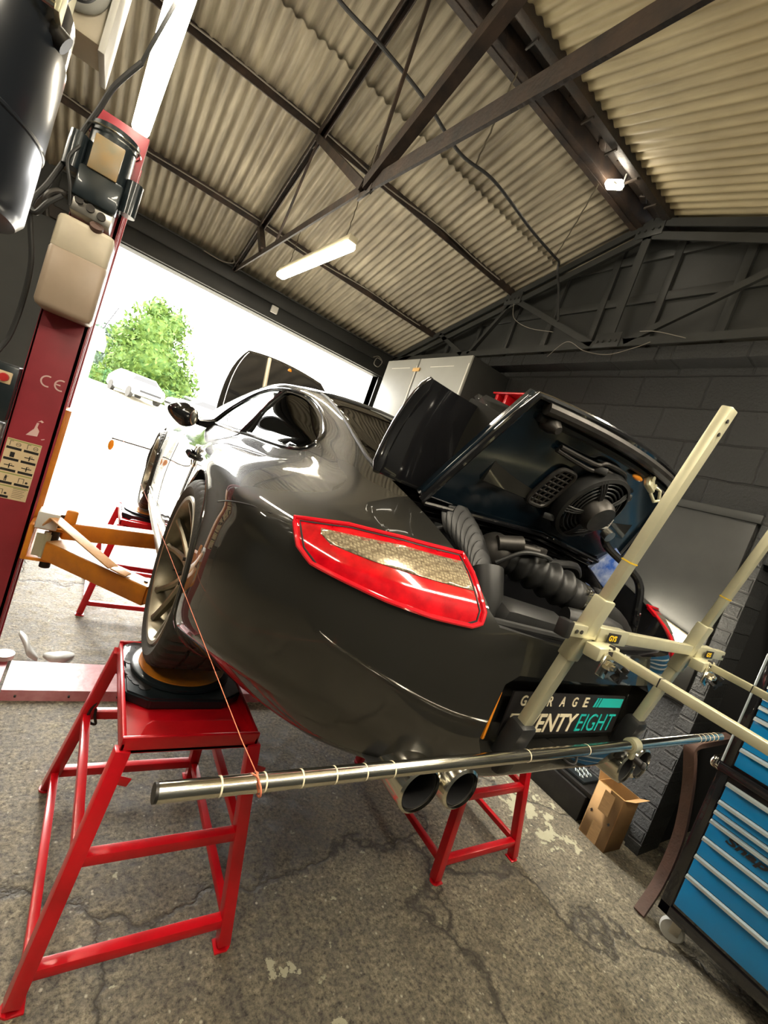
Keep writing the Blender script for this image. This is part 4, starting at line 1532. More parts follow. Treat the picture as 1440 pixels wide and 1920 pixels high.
# ---- wheels
def wheel(yc, zc, s, face, width, R, rimR, name):
    c = Vector((0, yc, zc))
    ax = Vector((s, 0, 0))
    w2 = width
    x0 = face - width       # inner
    def at(r_, h):
        return (r_, h)
    # rim barrel
    r = MB()
    r.lathe([(rimR - .012, face - .004), (rimR, face - .002), (rimR + .006, face - .010), (rimR + .004, face - .02), (rimR - .016, face - .035), (rimR - .022, face - .08), (rimR - .03, x0 + .03), (rimR, x0 + .01), (rimR + .004, x0), (rimR - .008, x0), (rimR - .036, x0 + .03), (rimR - .032, face - .08), (rimR - .026, face - .04), (rimR - .016, face - .012)], c, ax, 96, closed=True)
    # 5 pairs of spokes
    u, v, a = frame(ax)
    def pol(ang, rr, h):
        return c + ax * h + (u * math.cos(ang) + v * math.sin(ang)) * rr
    for k in range(5):
        base = 2 * PI * k / 5 + .35
        for q in (-1, 1):
            n = 10
            rings = []
            for i in range(n + 1):
                t = i / n
                rr = .045 + (rimR - .022 - .045) * t
                ang = base + q * (.33 - .02 * t) * (0.55 + .45 * t) * 0.86
                h = face - .062 + .048 * t ** 1.7
                wd = .0165 * (1 - .35 * t) + (.006 if t > .9 else 0)
                th = .034 - .012 * t
                tang = -u * math.sin(ang) + v * math.cos(ang)
                p = pol(ang, rr, h)
                rings.append([p - tang * wd - ax * .004, p - tang * wd * .45 + ax * .004, p + tang * wd * .45 + ax * .004, p + tang * wd - ax * .004, p + tang * wd * .6 - ax * th, p - tang * wd * .6 - ax * th])
            vs = [[r.bm.verts.new(p) for p in rg] for rg in rings]
            for i in range(n):
                for m_ in range(6):
                    r.bm.faces.new((vs[i][m_], vs[i][(m_ + 1) % 6], vs[i + 1][(m_ + 1) % 6], vs[i + 1][m_]))
            r.bm.faces.new(vs[0])
            r.bm.faces.new(vs[-1])
    r.lathe([(.0, face - .055), (.03, face - .055), (.034, face - .058), (.066, face - .062), (.074, face - .068), (.078, face - .10), (0, face - .10)], c, ax, 48)
    wh = B(r, name, M['wheel'], ang=40)
    # tyre with cut tread
    r = MB()
    prof = [(rimR + .002, face - .014), (rimR + .012, face - .004), (rimR + .035, face + .004), (R - .022, face - .002), (R - .010, face - .010), (R - .003, face - .024)]
    tw0, tw1 = x0 + .024, face - .024
    nb = 4
    for i in range(nb + 1):
        xx = tw1 + (tw0 - tw1) * i / nb
        if 0 < i < nb:
            prof += [(R, xx + .006), (R - .007, xx + .004), (R - .007, xx - .004), (R, xx - .006)]
    prof += [(R - .003, x0 + .024), (R - .010, x0 + .010), (R - .022, x0 + .002), (rimR + .035, x0 - .004), (rimR + .012, x0 + .004), (rimR + .002, x0 + .014)]
    seg = 240
    def rf(j, k, rr):
        if (k % 5 == 0) and rr > R - .011 and (j < 8 or j > len(prof) - 10 or (k // 5) % 2 == 0):
            return rr - .006
        return rr
    r.lathe(prof, c, ax, seg, closed=False, rfun=rf)
    # remove end caps
    for f in [f for f in r.bm.faces if len(f.verts) > 100]:
        r.bm.faces.remove(f)
    B(r, 'tyre', M['tyre'], wh, ang=30)
    r = MB()
    r.lathe([(.06, face - .13), (.175, face - .13), (.175, face - .155), (.06, face - .155)], c, ax, 64)
    B(r, 'brake_disc', M['alloy'], wh)
    r = MB()
    r.box(c + Vector((s * (face - .14), .13 if yc > 1 else -.12, .03)), (.09, .07, .19), bevel=.012)
    B(r, 'brake_caliper', M['dark_metal'], wh)
    r = MB()
    for k in range(5):
        p = pol(2 * PI * k / 5, .048, face - .058)
        r.cyl(p, p + ax * .012, .007, seg=6)
    B(r, 'wheel_bolts', M['dark_metal'], wh)
    r = MB()
    p = pol(math.radians(200) if s < 0 else 0, rimR - .03, face - .06)
    r.cyl(p, p + (c + ax * (face - .05) - p).normalized() * .035, .004, seg=8)
    B(r, 'valve', M['ink'], wh)
    return wh
for s in (-1, 1):
    wheel(0, .335, s, .902, .285, .335, .262, 'rear_wheel')
    wheel(2.35, .33, s, .862, .245, .33, .262, 'front_wheel')

# ---- exhaust tips
for s in (-1, 1):
    for x, yy, rr in ((.475, -1.045, .054), (.362, -1.055, .050)):
        r = MB()
        r.lathe([(rr - .006, .0), (rr, -.004), (rr + .002, -.02), (rr, -.22), (rr - .012, -.22), (rr - .010, -.03)], (s * x, yy, .30), (0, -1, 0), 40, closed=True)
        tip = B(r, 'exhaust_tip', M['chrome'])
        r = MB()
        r.lathe([(0, -.1), (rr - .008, -.1), (rr - .008, -.008), (rr - .011, -.008), (rr - .011, -.09), (0, -.09)], (s * x, yy, .30), (0, -1, 0), 32)
        B(r, 'sooty_bore', M['black_soft'], tip)
r = MB()
r.lohi((-.52, -.84, .27), (.52, -.60, .36), bevel=.04)
B(r, 'silencer', M['dark_metal'])
r = MB()
r.prism([(-.56, .30), (-.5, .285), (.5, .285), (.56, .30), (.5, .31), (-.5, .31)], (0, -.99, 0), (1, 0, 0), (0, 0, 1), (0, .3, 0))
B(r, 'rear_valance', M['black_plastic'])

# ---- show plate
PY = -1.014
r = MB()
r.box((0, PY, .462), (.52, .006, .118), bevel=.002)
plate = B(r, 'number_plate', M['ink'], props=dict(label='black show plate with cream and teal lettering'))
r = MB()
r.box((-.302, PY + .006, .455), (.010, .012, .125), bevel=.004)
B(r, 'plate_edge', M['amber'], plate)
def lettering(txt, size, x, z, m, width=None, shear=0.0, nm='lettering', bold=0.0006, par=plate, height=None):
    me = text_mesh(txt, size, 0.0008, shear, bold)
    xs = [v.co.x for v in me.vertices]
    ys = [v.co.y for v in me.vertices]
    kx = (width / (max(xs) - min(xs))) if width else 1
    ky = (height / (max(ys) - min(ys))) if height else 1
    for v in me.vertices:
        v.co.x = (v.co.x - min(xs)) * kx
        v.co.y = (v.co.y - min(ys)) * ky
    r = MB()
    r.mesh(me, plane_m((x, PY - .0042, z), (1, 0, 0), (0, 0, 1)))
    bpy.data.meshes.remove(me)
    return B(r, nm, m, par, clean=False, smooth=False)
gx0 = -.225
for i, ch in enumerate('GARAGE'):
    lettering(ch, .04, -.226 + i * .0545, .4855, M['cream'], width=.022, height=.028)
lettering('TWENTY', .06, -.243, .412, M['cream'], width=.288, height=.052, shear=.12, bold=.001)
lettering('EIGHT', .06, .052, .412, M['teal'], width=.190, height=.052, shear=.12, bold=-.0005)
r = MB()
for x0_, x1_ in ((.100, .108), (.113, .122), (.127, .250)):
    r.prism([(x0_, .4855), (x1_, .4855), (x1_ + .008 if x1_ < .2 else x1_, .5135), (x0_ + .008, .5135)], (0, PY - .0045, 0), (1, 0, 0), (0, 0, 1), (0, .001, 0))
B(r, 'teal_bars', M['teal'], plate, smooth=False)

# ---- front luggage lid, open
def hood_pt(a, b):
    # a across -1..1, b 0 hinge .. 1 nose
    hw = .57 - .04 * b - .16 * b ** 3
    L_ = 1.02
    ang = math.radians(52)
    z0, y0 = .83, 2.02
    bulge = .05 * (1 - a * a)
    bb_ = b - .10 * a * a * b
    y = y0 + math.cos(ang) * L_ * bb_ + math.sin(ang) * bulge
    z = z0 + math.sin(ang) * L_ * bb_ + math.cos(ang) * (-bulge) + .02 * math.sin(PI * b)
    return Vector((a * hw, y + .06 * b * b, z))
r = MB()
r.grid(lambda i, j: hood_pt(i * 2 - 1, j), 24, 20)
hood = B(r, 'front_lid', M['black_gloss'], ang=80, solid=.022)
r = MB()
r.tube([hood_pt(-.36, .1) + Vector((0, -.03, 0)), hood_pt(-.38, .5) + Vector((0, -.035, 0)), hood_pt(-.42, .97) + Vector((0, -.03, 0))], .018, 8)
B(r, 'lid_pale_strip', M['tank_white'], hood)  # pale strip running up the inside of the open lid
r = MB()
r.sphere(hood_pt(.12, .93) + Vector((0, -.018, 0)), .02, 2, (1, .3, 1))
B(r, 'round_emblem', M['amber'], hood)

# ---- seats, dash and a teal sheet inside
for s in (-1, 1):
    r = MB()
    r.box((s * .34, .83, .40), (.46, .5, .16), bevel=.05)
    r.box((s * .34, .58, .70), (.44, .13, .55), rot=(.25, 0, 0), bevel=.05)
    r.box((s * .34, .50, .98), (.24, .09, .18), rot=(.2, 0, 0), bevel=.035)
    B(r, 'seat', M['black_plastic'])
r = MB()
r.box((0, 1.48, .74), (1.2, .4, .16), bevel=.05)
B(r, 'dashboard', M['black_plastic'])
r = MB()
r.tube([Vector((.34, 1.22, .74)) + Vector((math.cos(t) * .18, math.sin(t) * .05, math.sin(t) * .17)) for t in [2 * PI * k / 32 for k in range(32)]], .013, 8, closed=True)
r.cyl((.34, 1.22, .74), (.34, 1.36, .70), .05, seg=16)
B(r, 'steering_wheel', M['black_soft'])
r = MB()
r.box((-.50, .28, .80), (.03, .10, .12), rot=(.5, .2, .2), bevel=.005)
B(r, 'teal_sheet', M['teal'])
r = MB()
r.box((-.1, -.05, .80), (.9, .5, .04), rot=(.1, 0, 0), bevel=.01)
B(r, 'parcel_shelf', M['black_plastic'])
r = MB()
r.box((-.12, -.12, .845), (.32, .16, .03), rot=(.1, .1, .2), bevel=.005)
B(r, 'teal_sheet', M['teal'])

# ---- engine bay
r = MB()
r.lohi((-.40, -.88, .36), (.40, -.60, .52), bevel=.03)
B(r, 'engine_block', M['dark_metal'])
# rear cross panel seen as a rail under the lid
r = MB()
r.tube([(-.40, -.985, .672), (0, -1.03, .668), (.40, -.985, .672)], .010, 8)
B(r, 'bay_rim', M['black_plastic'])
r = MB()
r.box((.05, -.955, .662), (.62, .045, .018), bevel=.005)
B(r, 'latch_panel', M['dark_metal'])
for k in range(5):
    pass
# ribbed intake boot on the left
r = MB()
def boot(i, j):
    t = i
    ang = j * 2 * PI
    rib = .006 * (1 if int(i * 40) % 4 < 2 else 0)
    cx = -.36 + .06 * math.sin(t * PI * .6)
    cy = -.70 - .16 * t
    cz = .86 - .10 * t - .06 * t * t
    return Vector((cx + math.cos(ang) * (.035 + rib), cy + math.sin(ang) * .03, cz + math.sin(ang) * (.055 + rib)))
r.grid(boot, 40, 20)
B(r, 'ribbed_boot', M['black_plastic'], ang=50)
r = MB()
r.tube([(-.33, -.86, .76), (-.335, -.90, .70), (-.335, -.91, .62)], [.045, .04, .035], 16)
B(r, 'boot_outlet', M['black_plastic'])
# bellows air pipe running across the bay
path = [Vector(p) for p in [(-.22, -.76, .80), (-.14, -.80, .795), (-.05, -.84, .775), (.04, -.87, .755), (.14, -.89, .735), (.24, -.90, .71), (.33, -.88, .67)]]
dp = smooth_path(path, 12)
rad = []
for i in range(len(dp)):
    t = i / (len(dp) - 1)
    base = .050 if t < .58 else .042
    if .12 < t < .46:
        base += .008 * math.cos(i * 2 * PI / 6)
    if t > .85:
        base = .042 + .01 * (t - .85) / .15
    rad.append(base)
r = MB()
r.tube(dp, rad, 24)
B(r, 'bellows_pipe', M['black_plastic'], ang=60)
r = MB()
p = dp[int(len(dp) * .52)]
q = dp[int(len(dp) * .52) + 2]
r.tube([p, q], [.0535, .0535], 28)
r.box(p + Vector((0, -.045, .03)), (.02, .015, .015), bevel=.003)
B(r, 'hose_clamp', M['chrome'])
r = MB()
r.sphere((-.23, -.77, .80), .058, 3, (.8, 1, 1))
r.cyl((-.26, -.80, .83), (-.2, -.83, .85), .022, seg=14)
r.cyl((-.20, -.83, .84), (-.16, -.86, .845), .014, seg=12)
r.box((-.15, -.85, .845), (.05, .025, .03), bevel=.006)
B(r, 'throttle_housing', M['dark_metal'])
r = MB()
r.tube(smooth_path([(-.26, -.82, .78), (-.22, -.86, .83), (-.16, -.88, .84), (-.10, -.86, .835)]), .006, 8)
r.tube(smooth_path([(.30, -.70, .80), (.2, -.74, .83), (.1, -.74, .82), (.02, -.7, .80)]), .014, 10)
r.tube(smooth_path([(.36, -.66, .80), (.25, -.66, .84), (.1, -.66, .845), (-.1, -.66, .84)]), .009, 8)
B(r, 'hoses', M['cable'])
r = MB()
r.box((-.20, -.93, .665), (.26, .10, .09), rot=(.2, .05, -.06), bevel=.03)
B(r, 'coolant_tank', M['black_plastic'])
r = MB()
r.tube([(-.05, -.93, .70), (.0, -.955, .70), (.06, -.975, .705), (.12, -.985, .70)], [.03, .036, .036, .03], 16)
B(r, 'oil_filler', M['black_plastic'])
r = MB()
r.box((.17, -.90, .665), (.22, .035, .012), rot=(0, .1, -.15), bevel=.004)
B(r, 'alloy_strip', M['alloy'])
r = MB()
r.lohi((-.46, -.62, .50), (.46, -.585, .83), bevel=.01)
B(r, 'bulkhead', M['black_gloss'])
r = MB()
for k, z in enumerate((.835, .85, .865)):
    r.tube([(-.47, -.66 - .02 * k, z), (0, -.68 - .02 * k, z + .03), (.47, -.66 - .02 * k, z)], .008, 8)
B(r, 'gutter_rails', M['black_gloss'])

# ---- engine lid, tipped up, seen from its underside
def lid_pt(a, b, off=0.0):
    """a across -1..1, b 0 lower edge .. 1 rear edge (now at the top)"""
    hw = .485 - .085 * b - .01 * b * b
    y = -.70 - .165 * b - .045 * b * (1 - a * a)
    z = .878 + .328 * b + .012 * b * (1 - a * a) + .0 * a
    n = Vector((0, -.89, -.45)).normalized()
    return Vector((a * hw, y, z)) + n * off
r = MB()
r.grid(lambda i, j: lid_pt(i * 2 - 1, j, -.016), 40, 24)
lid = B(r, 'engine_lid', M['lid_in'], ang=80, solid=.03, props=dict(label='gloss black underside of the open engine lid'))
# edge frame and lip
r = MB()
edge = [lid_pt(-1, k / 10, .012) for k in range(11)] + [lid_pt(-1 + 2 * k / 24, 1, .012) for k in range(1, 25)] + [lid_pt(1, 1 - k / 10, .012) for k in range(1, 11)]
r.tube(edge, .011, 10)
B(r, 'lid_edge', M['black_gloss'], lid)
r = MB()
r.tube([lid_pt(-.9 + 1.8 * k / 24, .95, .018) for k in range(25)], .017, 10)
B(r, 'lid_weather_strip', M['dark_metal'], lid)
r = MB()
r.tube([lid_pt(-.86 + 1.72 * k / 24, .87, .006) for k in range(25)], .012, 8)
B(r, 'inner_lip', M['black_plastic'], lid)
# raised channel
r = MB()
for db in (0, .05):
    r.tube(smooth_path([lid_pt(-.55, .72 + db * .6, .01), lid_pt(-.2, .70 + db, .014), lid_pt(-.12, .74 + db, .016), lid_pt(.1, .74 + db, .016), lid_pt(.2, .69 + db, .014), lid_pt(.36, .66 + db, .012)]), .007, 8)
B(r, 'pressed_channel', M['dark_metal'], lid)
# round buffers
r = MB()
p = lid_pt(-.76, .86)
n = Vector((0, -.89, -.45)).normalized()
r.tube([p, p + n * .02, p + n * .045], [.026, .022, .010], 16)
B(r, 'rubber_buffer', M['dark_metal'], lid)
# vent opening
r = MB()
for k in range(24):
    pass
ctr = (-.30, .45)
loop = []
for k in range(28):
    t = 2 * PI * k / 28
    ca, sa = math.cos(t), math.sin(t)
    ex = abs(ca) ** .5 * (1 if ca > 0 else -1)
    ey = abs(sa) ** .5 * (1 if sa > 0 else -1)
    loop.append(lid_pt(ctr[0] + .095 * ex, ctr[1] + .17 * ey, .008))
r.tube(loop, .007, 8, closed=True)
B(r, 'vent_frame', M['dark_metal'], lid)
r = MB()
for k in range(1, 8):
    b_ = ctr[1] - .17 + .34 * k / 8
    r.tube([lid_pt(ctr[0] - .09, b_, .008), lid_pt(ctr[0] + .09, b_, .008)], .003, 6)
for k in range(1, 4):
    a_ = ctr[0] - .09 + .18 * k / 4
    r.tube([lid_pt(a_, ctr[1] - .16, .008), lid_pt(a_, ctr[1] + .16, .008)], .003, 6)
B(r, 'vent_mesh', M['dark_metal'], lid)
# cooling fan
fc = lid_pt(.07, .47)
fu = Vector((1, 0, 0))
fv = (lid_pt(.2, .7) - lid_pt(.2, .3)).normalized()
fn_ = fu.cross(fv).normalized()
if fn_.y > 0:
    fn_ = -fn_
def fp(r_, t, h):
    return fc + (fu * math.cos(t) + fv * math.sin(t)) * r_ + fn_ * h
r = MB()
r.lathe([(.118, 0), (.122, .02), (.118, .045), (.108, .05), (.108, .03), (.106, 0)], fc, fn_, 48, closed=True)
for t in (.6, 2.2, 3.9, 5.4):
    r.box(fp(.13, t, .02), (.035, .035, .02), rot=(0, 0, t), bevel=.004)
fan = B(r, 'cooling_fan', M['black_plastic'], lid)
r = MB()
for rr in (.060, .072, .084, .096):
    r.tube([fp(rr, 2 * PI * k / 40, .052 - (rr - .05) * .15) for k in range(40)], .0028, 6, closed=True)
for k in range(5):
    for dt in (-.09, 0.0, .09):
        t = 2 * PI * k / 5 + .9 + dt
        r.tube([fp(.045, t, .058), fp(.08, t, .056), fp(.112, t, .045)], .0028, 6)
B(r, 'fan_guard', M['black_plastic'], fan)
r = MB()
r.lathe([(.05, .03), (.052, .075), (.044, .09), (.0, .092)], fc, fn_, 32)
B(r, 'fan_motor', M['dark_metal'], fan)
r = MB()
for k in range(9):
    t = 2 * PI * k / 9
    a_, b_, c_, d_ = fp(.045, t, .012), fp(.102, t + .15, .012), fp(.102, t + .42, .03), fp(.045, t + .3, .03)
    r.prism([(0, 0), (1, 0), (1, 1), (0, 1)], a_, b_ - a_, d_ - a_, fn_ * .002)
B(r, 'fan_blades', M['black_soft'], fan)
# latch, amber lamp, label
r = MB()
lc = lid_pt(.40, .84, .025)
r.box(lc, (.05, .02, .05), rot=(-.45, .3, 0), bevel=.008)
for dx, dz in ((-.012, .012), (.012, -.006)):
    r.cyl(lc + Vector((dx, -.008, dz)), lc + Vector((dx, -.016, dz)), .008, seg=12)
r.tube([lc + Vector((.015, -.01, -.005)), lc + Vector((.035, -.02, -.012)), lc + Vector((.04, -.025, -.04)), lc + Vector((.015, -.025, -.05)), lc + Vector((.0, -.015, -.03))], .005, 8)
B(r, 'latch_striker', M['zinc'], lid)
r = MB()
lc2 = lid_pt(.28, .82, .012)
r.sphere(lc2, .03, 2, (1, .25, .32))
B(r, 'marker_lens', M['amber'], lid)
r = MB()
pc = lid_pt(.40, .36, .017)
bx = MB()
r.box((0, 0, 0), (.075, .04, .0015))
r.xform(Matrix.Translation(pc) @ Matrix((fu, fv, fn_)).transposed().to_4x4() @ Matrix.Rotation(.35, 4, 'Z'))
lab = B(r, 'printed_label', M['label_white'], lid)
r = MB()
for k in range(6):
    r.box((-.012, .012 - k * .005, .0014), (.04 - (k % 3) * .006, .0016, .0006))
for k in range(3):
    r.box((.026, .010 - k * .008, .0014), (.012, .004, .0006))
r.xform(Matrix.Translation(pc) @ Matrix((fu, fv, fn_)).transposed().to_4x4() @ Matrix.Rotation(.35, 4, 'Z'))
B(r, 'label_print', M['ink'], lid, smooth=False)
# lid support arm
r = MB()
r.tube(smooth_path([lid_pt(.52, .30, .02), lid_pt(.56, .22, .05), Vector((.36, -.87, .86)), Vector((.37, -.90, .76)), Vector((.39, -.90, .70)), Vector((.43, -.88, .68))]), .013, 10)
B(r, 'support_arm', M['black_gloss'], lid)
r = MB()
p = lid_pt(.50, .31, .03)
r.tube([p - n * .01, p + n * .015], [.02, .02], 16)
B(r, 'arm_pivot', M['alloy'], lid)
# blue and white sheet tucked by the right side of the bay
r = MB()
r.box((.44, -.72, .86), (.13, .02, .12), rot=(.2, .5, -.2), bevel=.003)
B(r, 'folded_sheet', M['blue_rag'])

# ---- fixed wing carried by the lid
def wing_pt(a, c, th):
    """a across -1..1, c along chord 0 lower/front .. 1 top; th thickness side"""
    x = a * (.605 - .045 * c) + .012
    sweep = .05 * abs(a) ** 3
    prof = .022 * math.sin(PI * min(1, max(0, c)) ** .7) + .004
    y = -.625 + sweep * .2 - (.01 + .035 * c) * 1.0 + .03 * (1 - (2 * c - 1) ** 2)
    z = .888 + .275 * c + .012 * abs(a) ** 4
    return Vector((x, y + th * prof, z))
r = MB()
na, nc = 36, 12
top = [[wing_pt(-1 + 2 * i / na, j / nc, 1) for j in range(nc + 1)] for i in range(na + 1)]
bot = [[wing_pt(-1 + 2 * i / na, j / nc, -1) for j in range(nc + 1)] for i in range(na + 1)]
rings = []
for i in range(na + 1):
    rings.append([r.bm.verts.new(p) for p in top[i]] + [r.bm.verts.new(p) for p in bot[i][::-1]])
k_ = len(rings[0])
for a_, b_ in zip(rings[:-1], rings[1:]):
    for q in range(k_):
        r.bm.faces.new((a_[q], a_[(q + 1) % k_], b_[(q + 1) % k_], b_[q]))
r.bm.faces.new(rings[0])
r.bm.faces.new(rings[-1])
wing = B(r, 'rear_wing', M['black_gloss'], lid, ang=50)
for s in (-1, 1):
    r = MB()
    pts = [wing_pt(s, j / 12, 0) + Vector((s * .004, -.004, 0)) for j in range(13)]
    r.tube(pts, [.010] + [.019] * 11 + [.010], 12)
    B(r, 'wing_tip', M['black_gloss'], lid)
r = MB()
r.prism([(-.60, .95), (-.60, 1.20), (-.63, 1.218), (-.82, 1.165), (-.76, .95)], (-.385, 0, 0), (0, 1, 0), (0, 0, 1), (.77, 0, 0))
bmesh.ops.bevel(r.bm, geom=r.bm.edges[:], offset=.026, segments=4, affect='EDGES')
B(r, 'wing_base', M['paint'], lid)
# ================================================================== red wheel stands
def stand(loc, lbl):
    """base footprint centred on loc; carries one wheel"""
    t = thing('wheel_stand', lbl, 'stand', loc, 'red steel wheel stands under the car')
    ox, oy, _ = loc
    BX, BY, TX_, TY_, H = .277, .375, .19, .27, .665
    def leg_pt(sx, sy, z):
        k = z / H
        return Vector((ox + sx * (BX + (TX_ - BX) * k), oy + sy * (BY + (TY_ - BY) * k), z))
    for sx in (-1, 1):
        for sy in (-1, 1):
            r = MB()
            r.bar(leg_pt(sx, sy, .012), leg_pt(sx, sy, H), .040, .040, up=(0, 1, 0), bevel=.002)
            lg = r.build('leg', M['red'], t)
            r = MB()
            p = leg_pt(sx, sy, 0)
            r.cyl(p + Vector((0, 0, 0)), p + Vector((0, 0, .006)), .024, seg=16)
            r.box(p + Vector((-sx * .012, 0, .003)), (.04, .048, .006), bevel=.001)
            r.build('foot_plate', M['red'], lg)
            r = MB()
            q = leg_pt(sx, sy, .575)
            r.box(q + Vector((sx * .0 + .03, 0, 0)), (.05, .006, .026), rot=(0, .35, 0), bevel=.0028)
            r.build('hook_tab', M['red'], lg)
    for z in (.088, .372):
        for sy in (-1, 1):
            r = MB()
            r.bar(leg_pt(-1, sy, z), leg_pt(1, sy, z), .032, .032, bevel=.002)
            r.build('cross_rail', M['red'], t)
        for sx in (-1, 1):
            r = MB()
            r.bar(leg_pt(sx, -1, z), leg_pt(sx, 1, z), .026, .026, bevel=.002)
            r.build('side_rail', M['red'], t)
    # tray with folded rim and a leaning logo flap
    r = MB()
    x0, x1, y0, y1 = ox - .20, ox + .20, oy - .28, oy + .28
    r.lohi((x0, y0, .655), (x1, y1, .668), bevel=.002)
    r.lohi((x0, y0, .655), (x1, y0 + .012, .705), bevel=.003)
    r.lohi((x0, y1 - .012, .655), (x1, y1, .705), bevel=.003)
    r.lohi((x0, y0, .655), (x0 + .012, y1, .70), bevel=.003)
    r.lohi((x1 - .012, y0, .655), (x1, y1, .70), bevel=.003)
    tr = r.build('tray', M['red'], t)
    for s in (-1, 1):
        r = MB()
        yy = oy + s * .245
        r.prism([(-.155, 0), (.155, 0), (.135, .048), (.12, .058), (-.12, .058), (-.135, .048)], (ox, yy + s * .01, .669), (1, 0, 0), (0, -s * .80, .60), (0, .006, 0))
        r.build('raised_flap', M['red'], tr)
    return t
def turnplate(loc, lbl):
    ox, oy, oz = loc
    t = thing('turnplate', lbl, 'turntable plate', loc, 'turnplates under the wheels')
    r = MB()
    oct_ = [(-.19, -.15), (-.12, -.20), (.12, -.20), (.19, -.15), (.19, .15), (.12, .20), (-.12, .20), (-.19, .15)]
    r.prism(oct_, (ox, oy, oz), (1, 0, 0), (0, 1, 0), (0, 0, .036))
    bmesh.ops.bevel(r.bm, geom=r.bm.edges[:], offset=.006, segments=2, affect='EDGES')
    r.build('base_plate', M['motor'], t)
    for sy in (-1, 1):
        r = MB()
        for k in range(6):
            a = math.radians(140 + k * 12)
            r.cyl((ox + math.cos(a) * .17, oy + sy * abs(math.sin(a)) * .17 + sy * .02, oz + .034), (ox + math.cos(a) * .17, oy + sy * abs(math.sin(a)) * .17 + sy * .02, oz + .038), .02, seg=12)
        r.build('grip_slot', M['ink'], t)
    r = MB()
    r.lathe([(.0, .036), (.168, .036), (.172, .040), (.172, .050), (.165, .054), (0, .054)], loc, (0, 0, 1), 64)
    r.build('round_rim', M['motor'], t)
    r = MB()
    r.lathe([(.0, .054), (.150, .054), (.150, .0585), (0, .0585)], loc, (0, 0, 1), 64)
    r.build('orange_disc', M['orange'], t)
    return t
SPOT = [((.465, 1.5, 0), 'red steel stand in the foreground under the left rear wheel', 'black turnplate with orange disc under the left rear wheel', 1.60),
        ((1.975, 1.5, 0), 'red steel stand seen below the exhaust tips, under the right rear wheel', 'black turnplate under the right rear wheel', 1.60),
        ((.49, 3.85, 0), 'red steel stand behind the orange lift arms, under the left front wheel', 'black turnplate under the left front wheel', 3.95),
        ((1.95, 3.85, 0), 'red steel stand farthest away, under the right front wheel', 'black turnplate under the right front wheel', 3.95)]
s0 = stand(SPOT[0][0], SPOT[0][1])
p0 = turnplate((SPOT[0][0][0], SPOT[0][3], .6685), SPOT[0][2])
for loc, l1, l2, wy in SPOT[1:]:
    dup(s0, loc, l1)
    dup(p0, (loc[0], wy, .6685), l2)
# anchor hook dangling from the near stand
r = MB()
r.tube([(.262, 1.79, .652), (.262, 1.79, .50), (.258, 1.79, .44)], .0016, 5)
t = thing('dangling_hook', 'small wire with a hook hanging from the left side of the nearest red stand', 'hook', (.262, 1.79, .40))
r.build('wire', M['chain'], t)
r = MB()
r.tube(smooth_path([(.258, 1.79, .44), (.245, 1.79, .41), (.24, 1.79, .37), (.255, 1.79, .35), (.275, 1.79, .345), (.265, 1.79, .375), (.26, 1.79, .41)]), .005, 8)
r.build('hook', M['dark_metal'], t)

# ================================================================== string bars and alignment rig
r = MB()
x0, x1 = .175, 2.135
pts = []
rads = []
xs = [x0 + (x1 - x0) * k / 200 for k in range(201)]
marks = [.255, .32, .38, .44, .50, .56, 1.92, 1.96, 2.0, 2.04, 2.08, .95, 1.2]
for x in xs:
    pts.append((x, .53, 1.142))
    rads.append(.0135 if .3 < x < 2.0 else .0130)
r.tube(pts, rads, 20)
t = thing('string_bar', 'long chrome tube across the back of the car below the show plate', 'bar', (1.155, .53, 1.1285))
r.build('tube', M['chrome'], t)
r = MB()
for x in marks:
    r.tube([(x - .0012, .53, 1.142), (x + .0012, .53, 1.142)], .0139, 20)
r.build('engraved_rings', M['cream'], t, props=dict(kind='stuff'))
r = MB()
r.cyl((x0 - .004, .53, 1.142), (x0, .53, 1.142), .0125, seg=20)
r.build('end_cap', M['dark_metal'], t)
# front bar
r = MB()
r.cyl((.13, 5.0, 1.10), (2.3, 5.0, 1.10), .0075, seg=10)
r.build('string_bar', M['dark_metal'], props=tagd('thin dark bar ahead of the car crossing the bright doorway', 'bar'))
# string
r = MB()
r.tube([(.305, .53, 1.157), (.30, .60, 1.158), (.262, 1.4, 1.19), (.22, 5.0, 1.115)], .0008, 6)
r.tube(smooth_path([(.305, .53, 1.157), (.308, .512, 1.15), (.312, .512, 1.135), (.315, .53, 1.126), (.312, .548, 1.142), (.306, .53, 1.158)]), .0016, 6)
r.tube(smooth_path([(.303, .52, 1.158), (.295, .515, 1.168), (.288, .515, 1.172)]), .0014, 6)
r.build('alignment_string', M['thread'], props=tagd('thin red string stretched beside the left wheels to the chrome tube', 'string'))
t = thing('string_weight', 'small amber tag hanging in the bright doorway beside the left front wheel', 'tag', (.14, 4.99, .985))
r = MB()
r.sphere((.14, 5.0, 1.035), .035, 3, (.7, .4, 1.5))
r.build('weight', M['amber'], t)
r = MB()
r.cyl((.14, 5.0, 1.08), (.14, 5.0, 1.10), .002, seg=6)
r.build('loop', M['thread'], t)
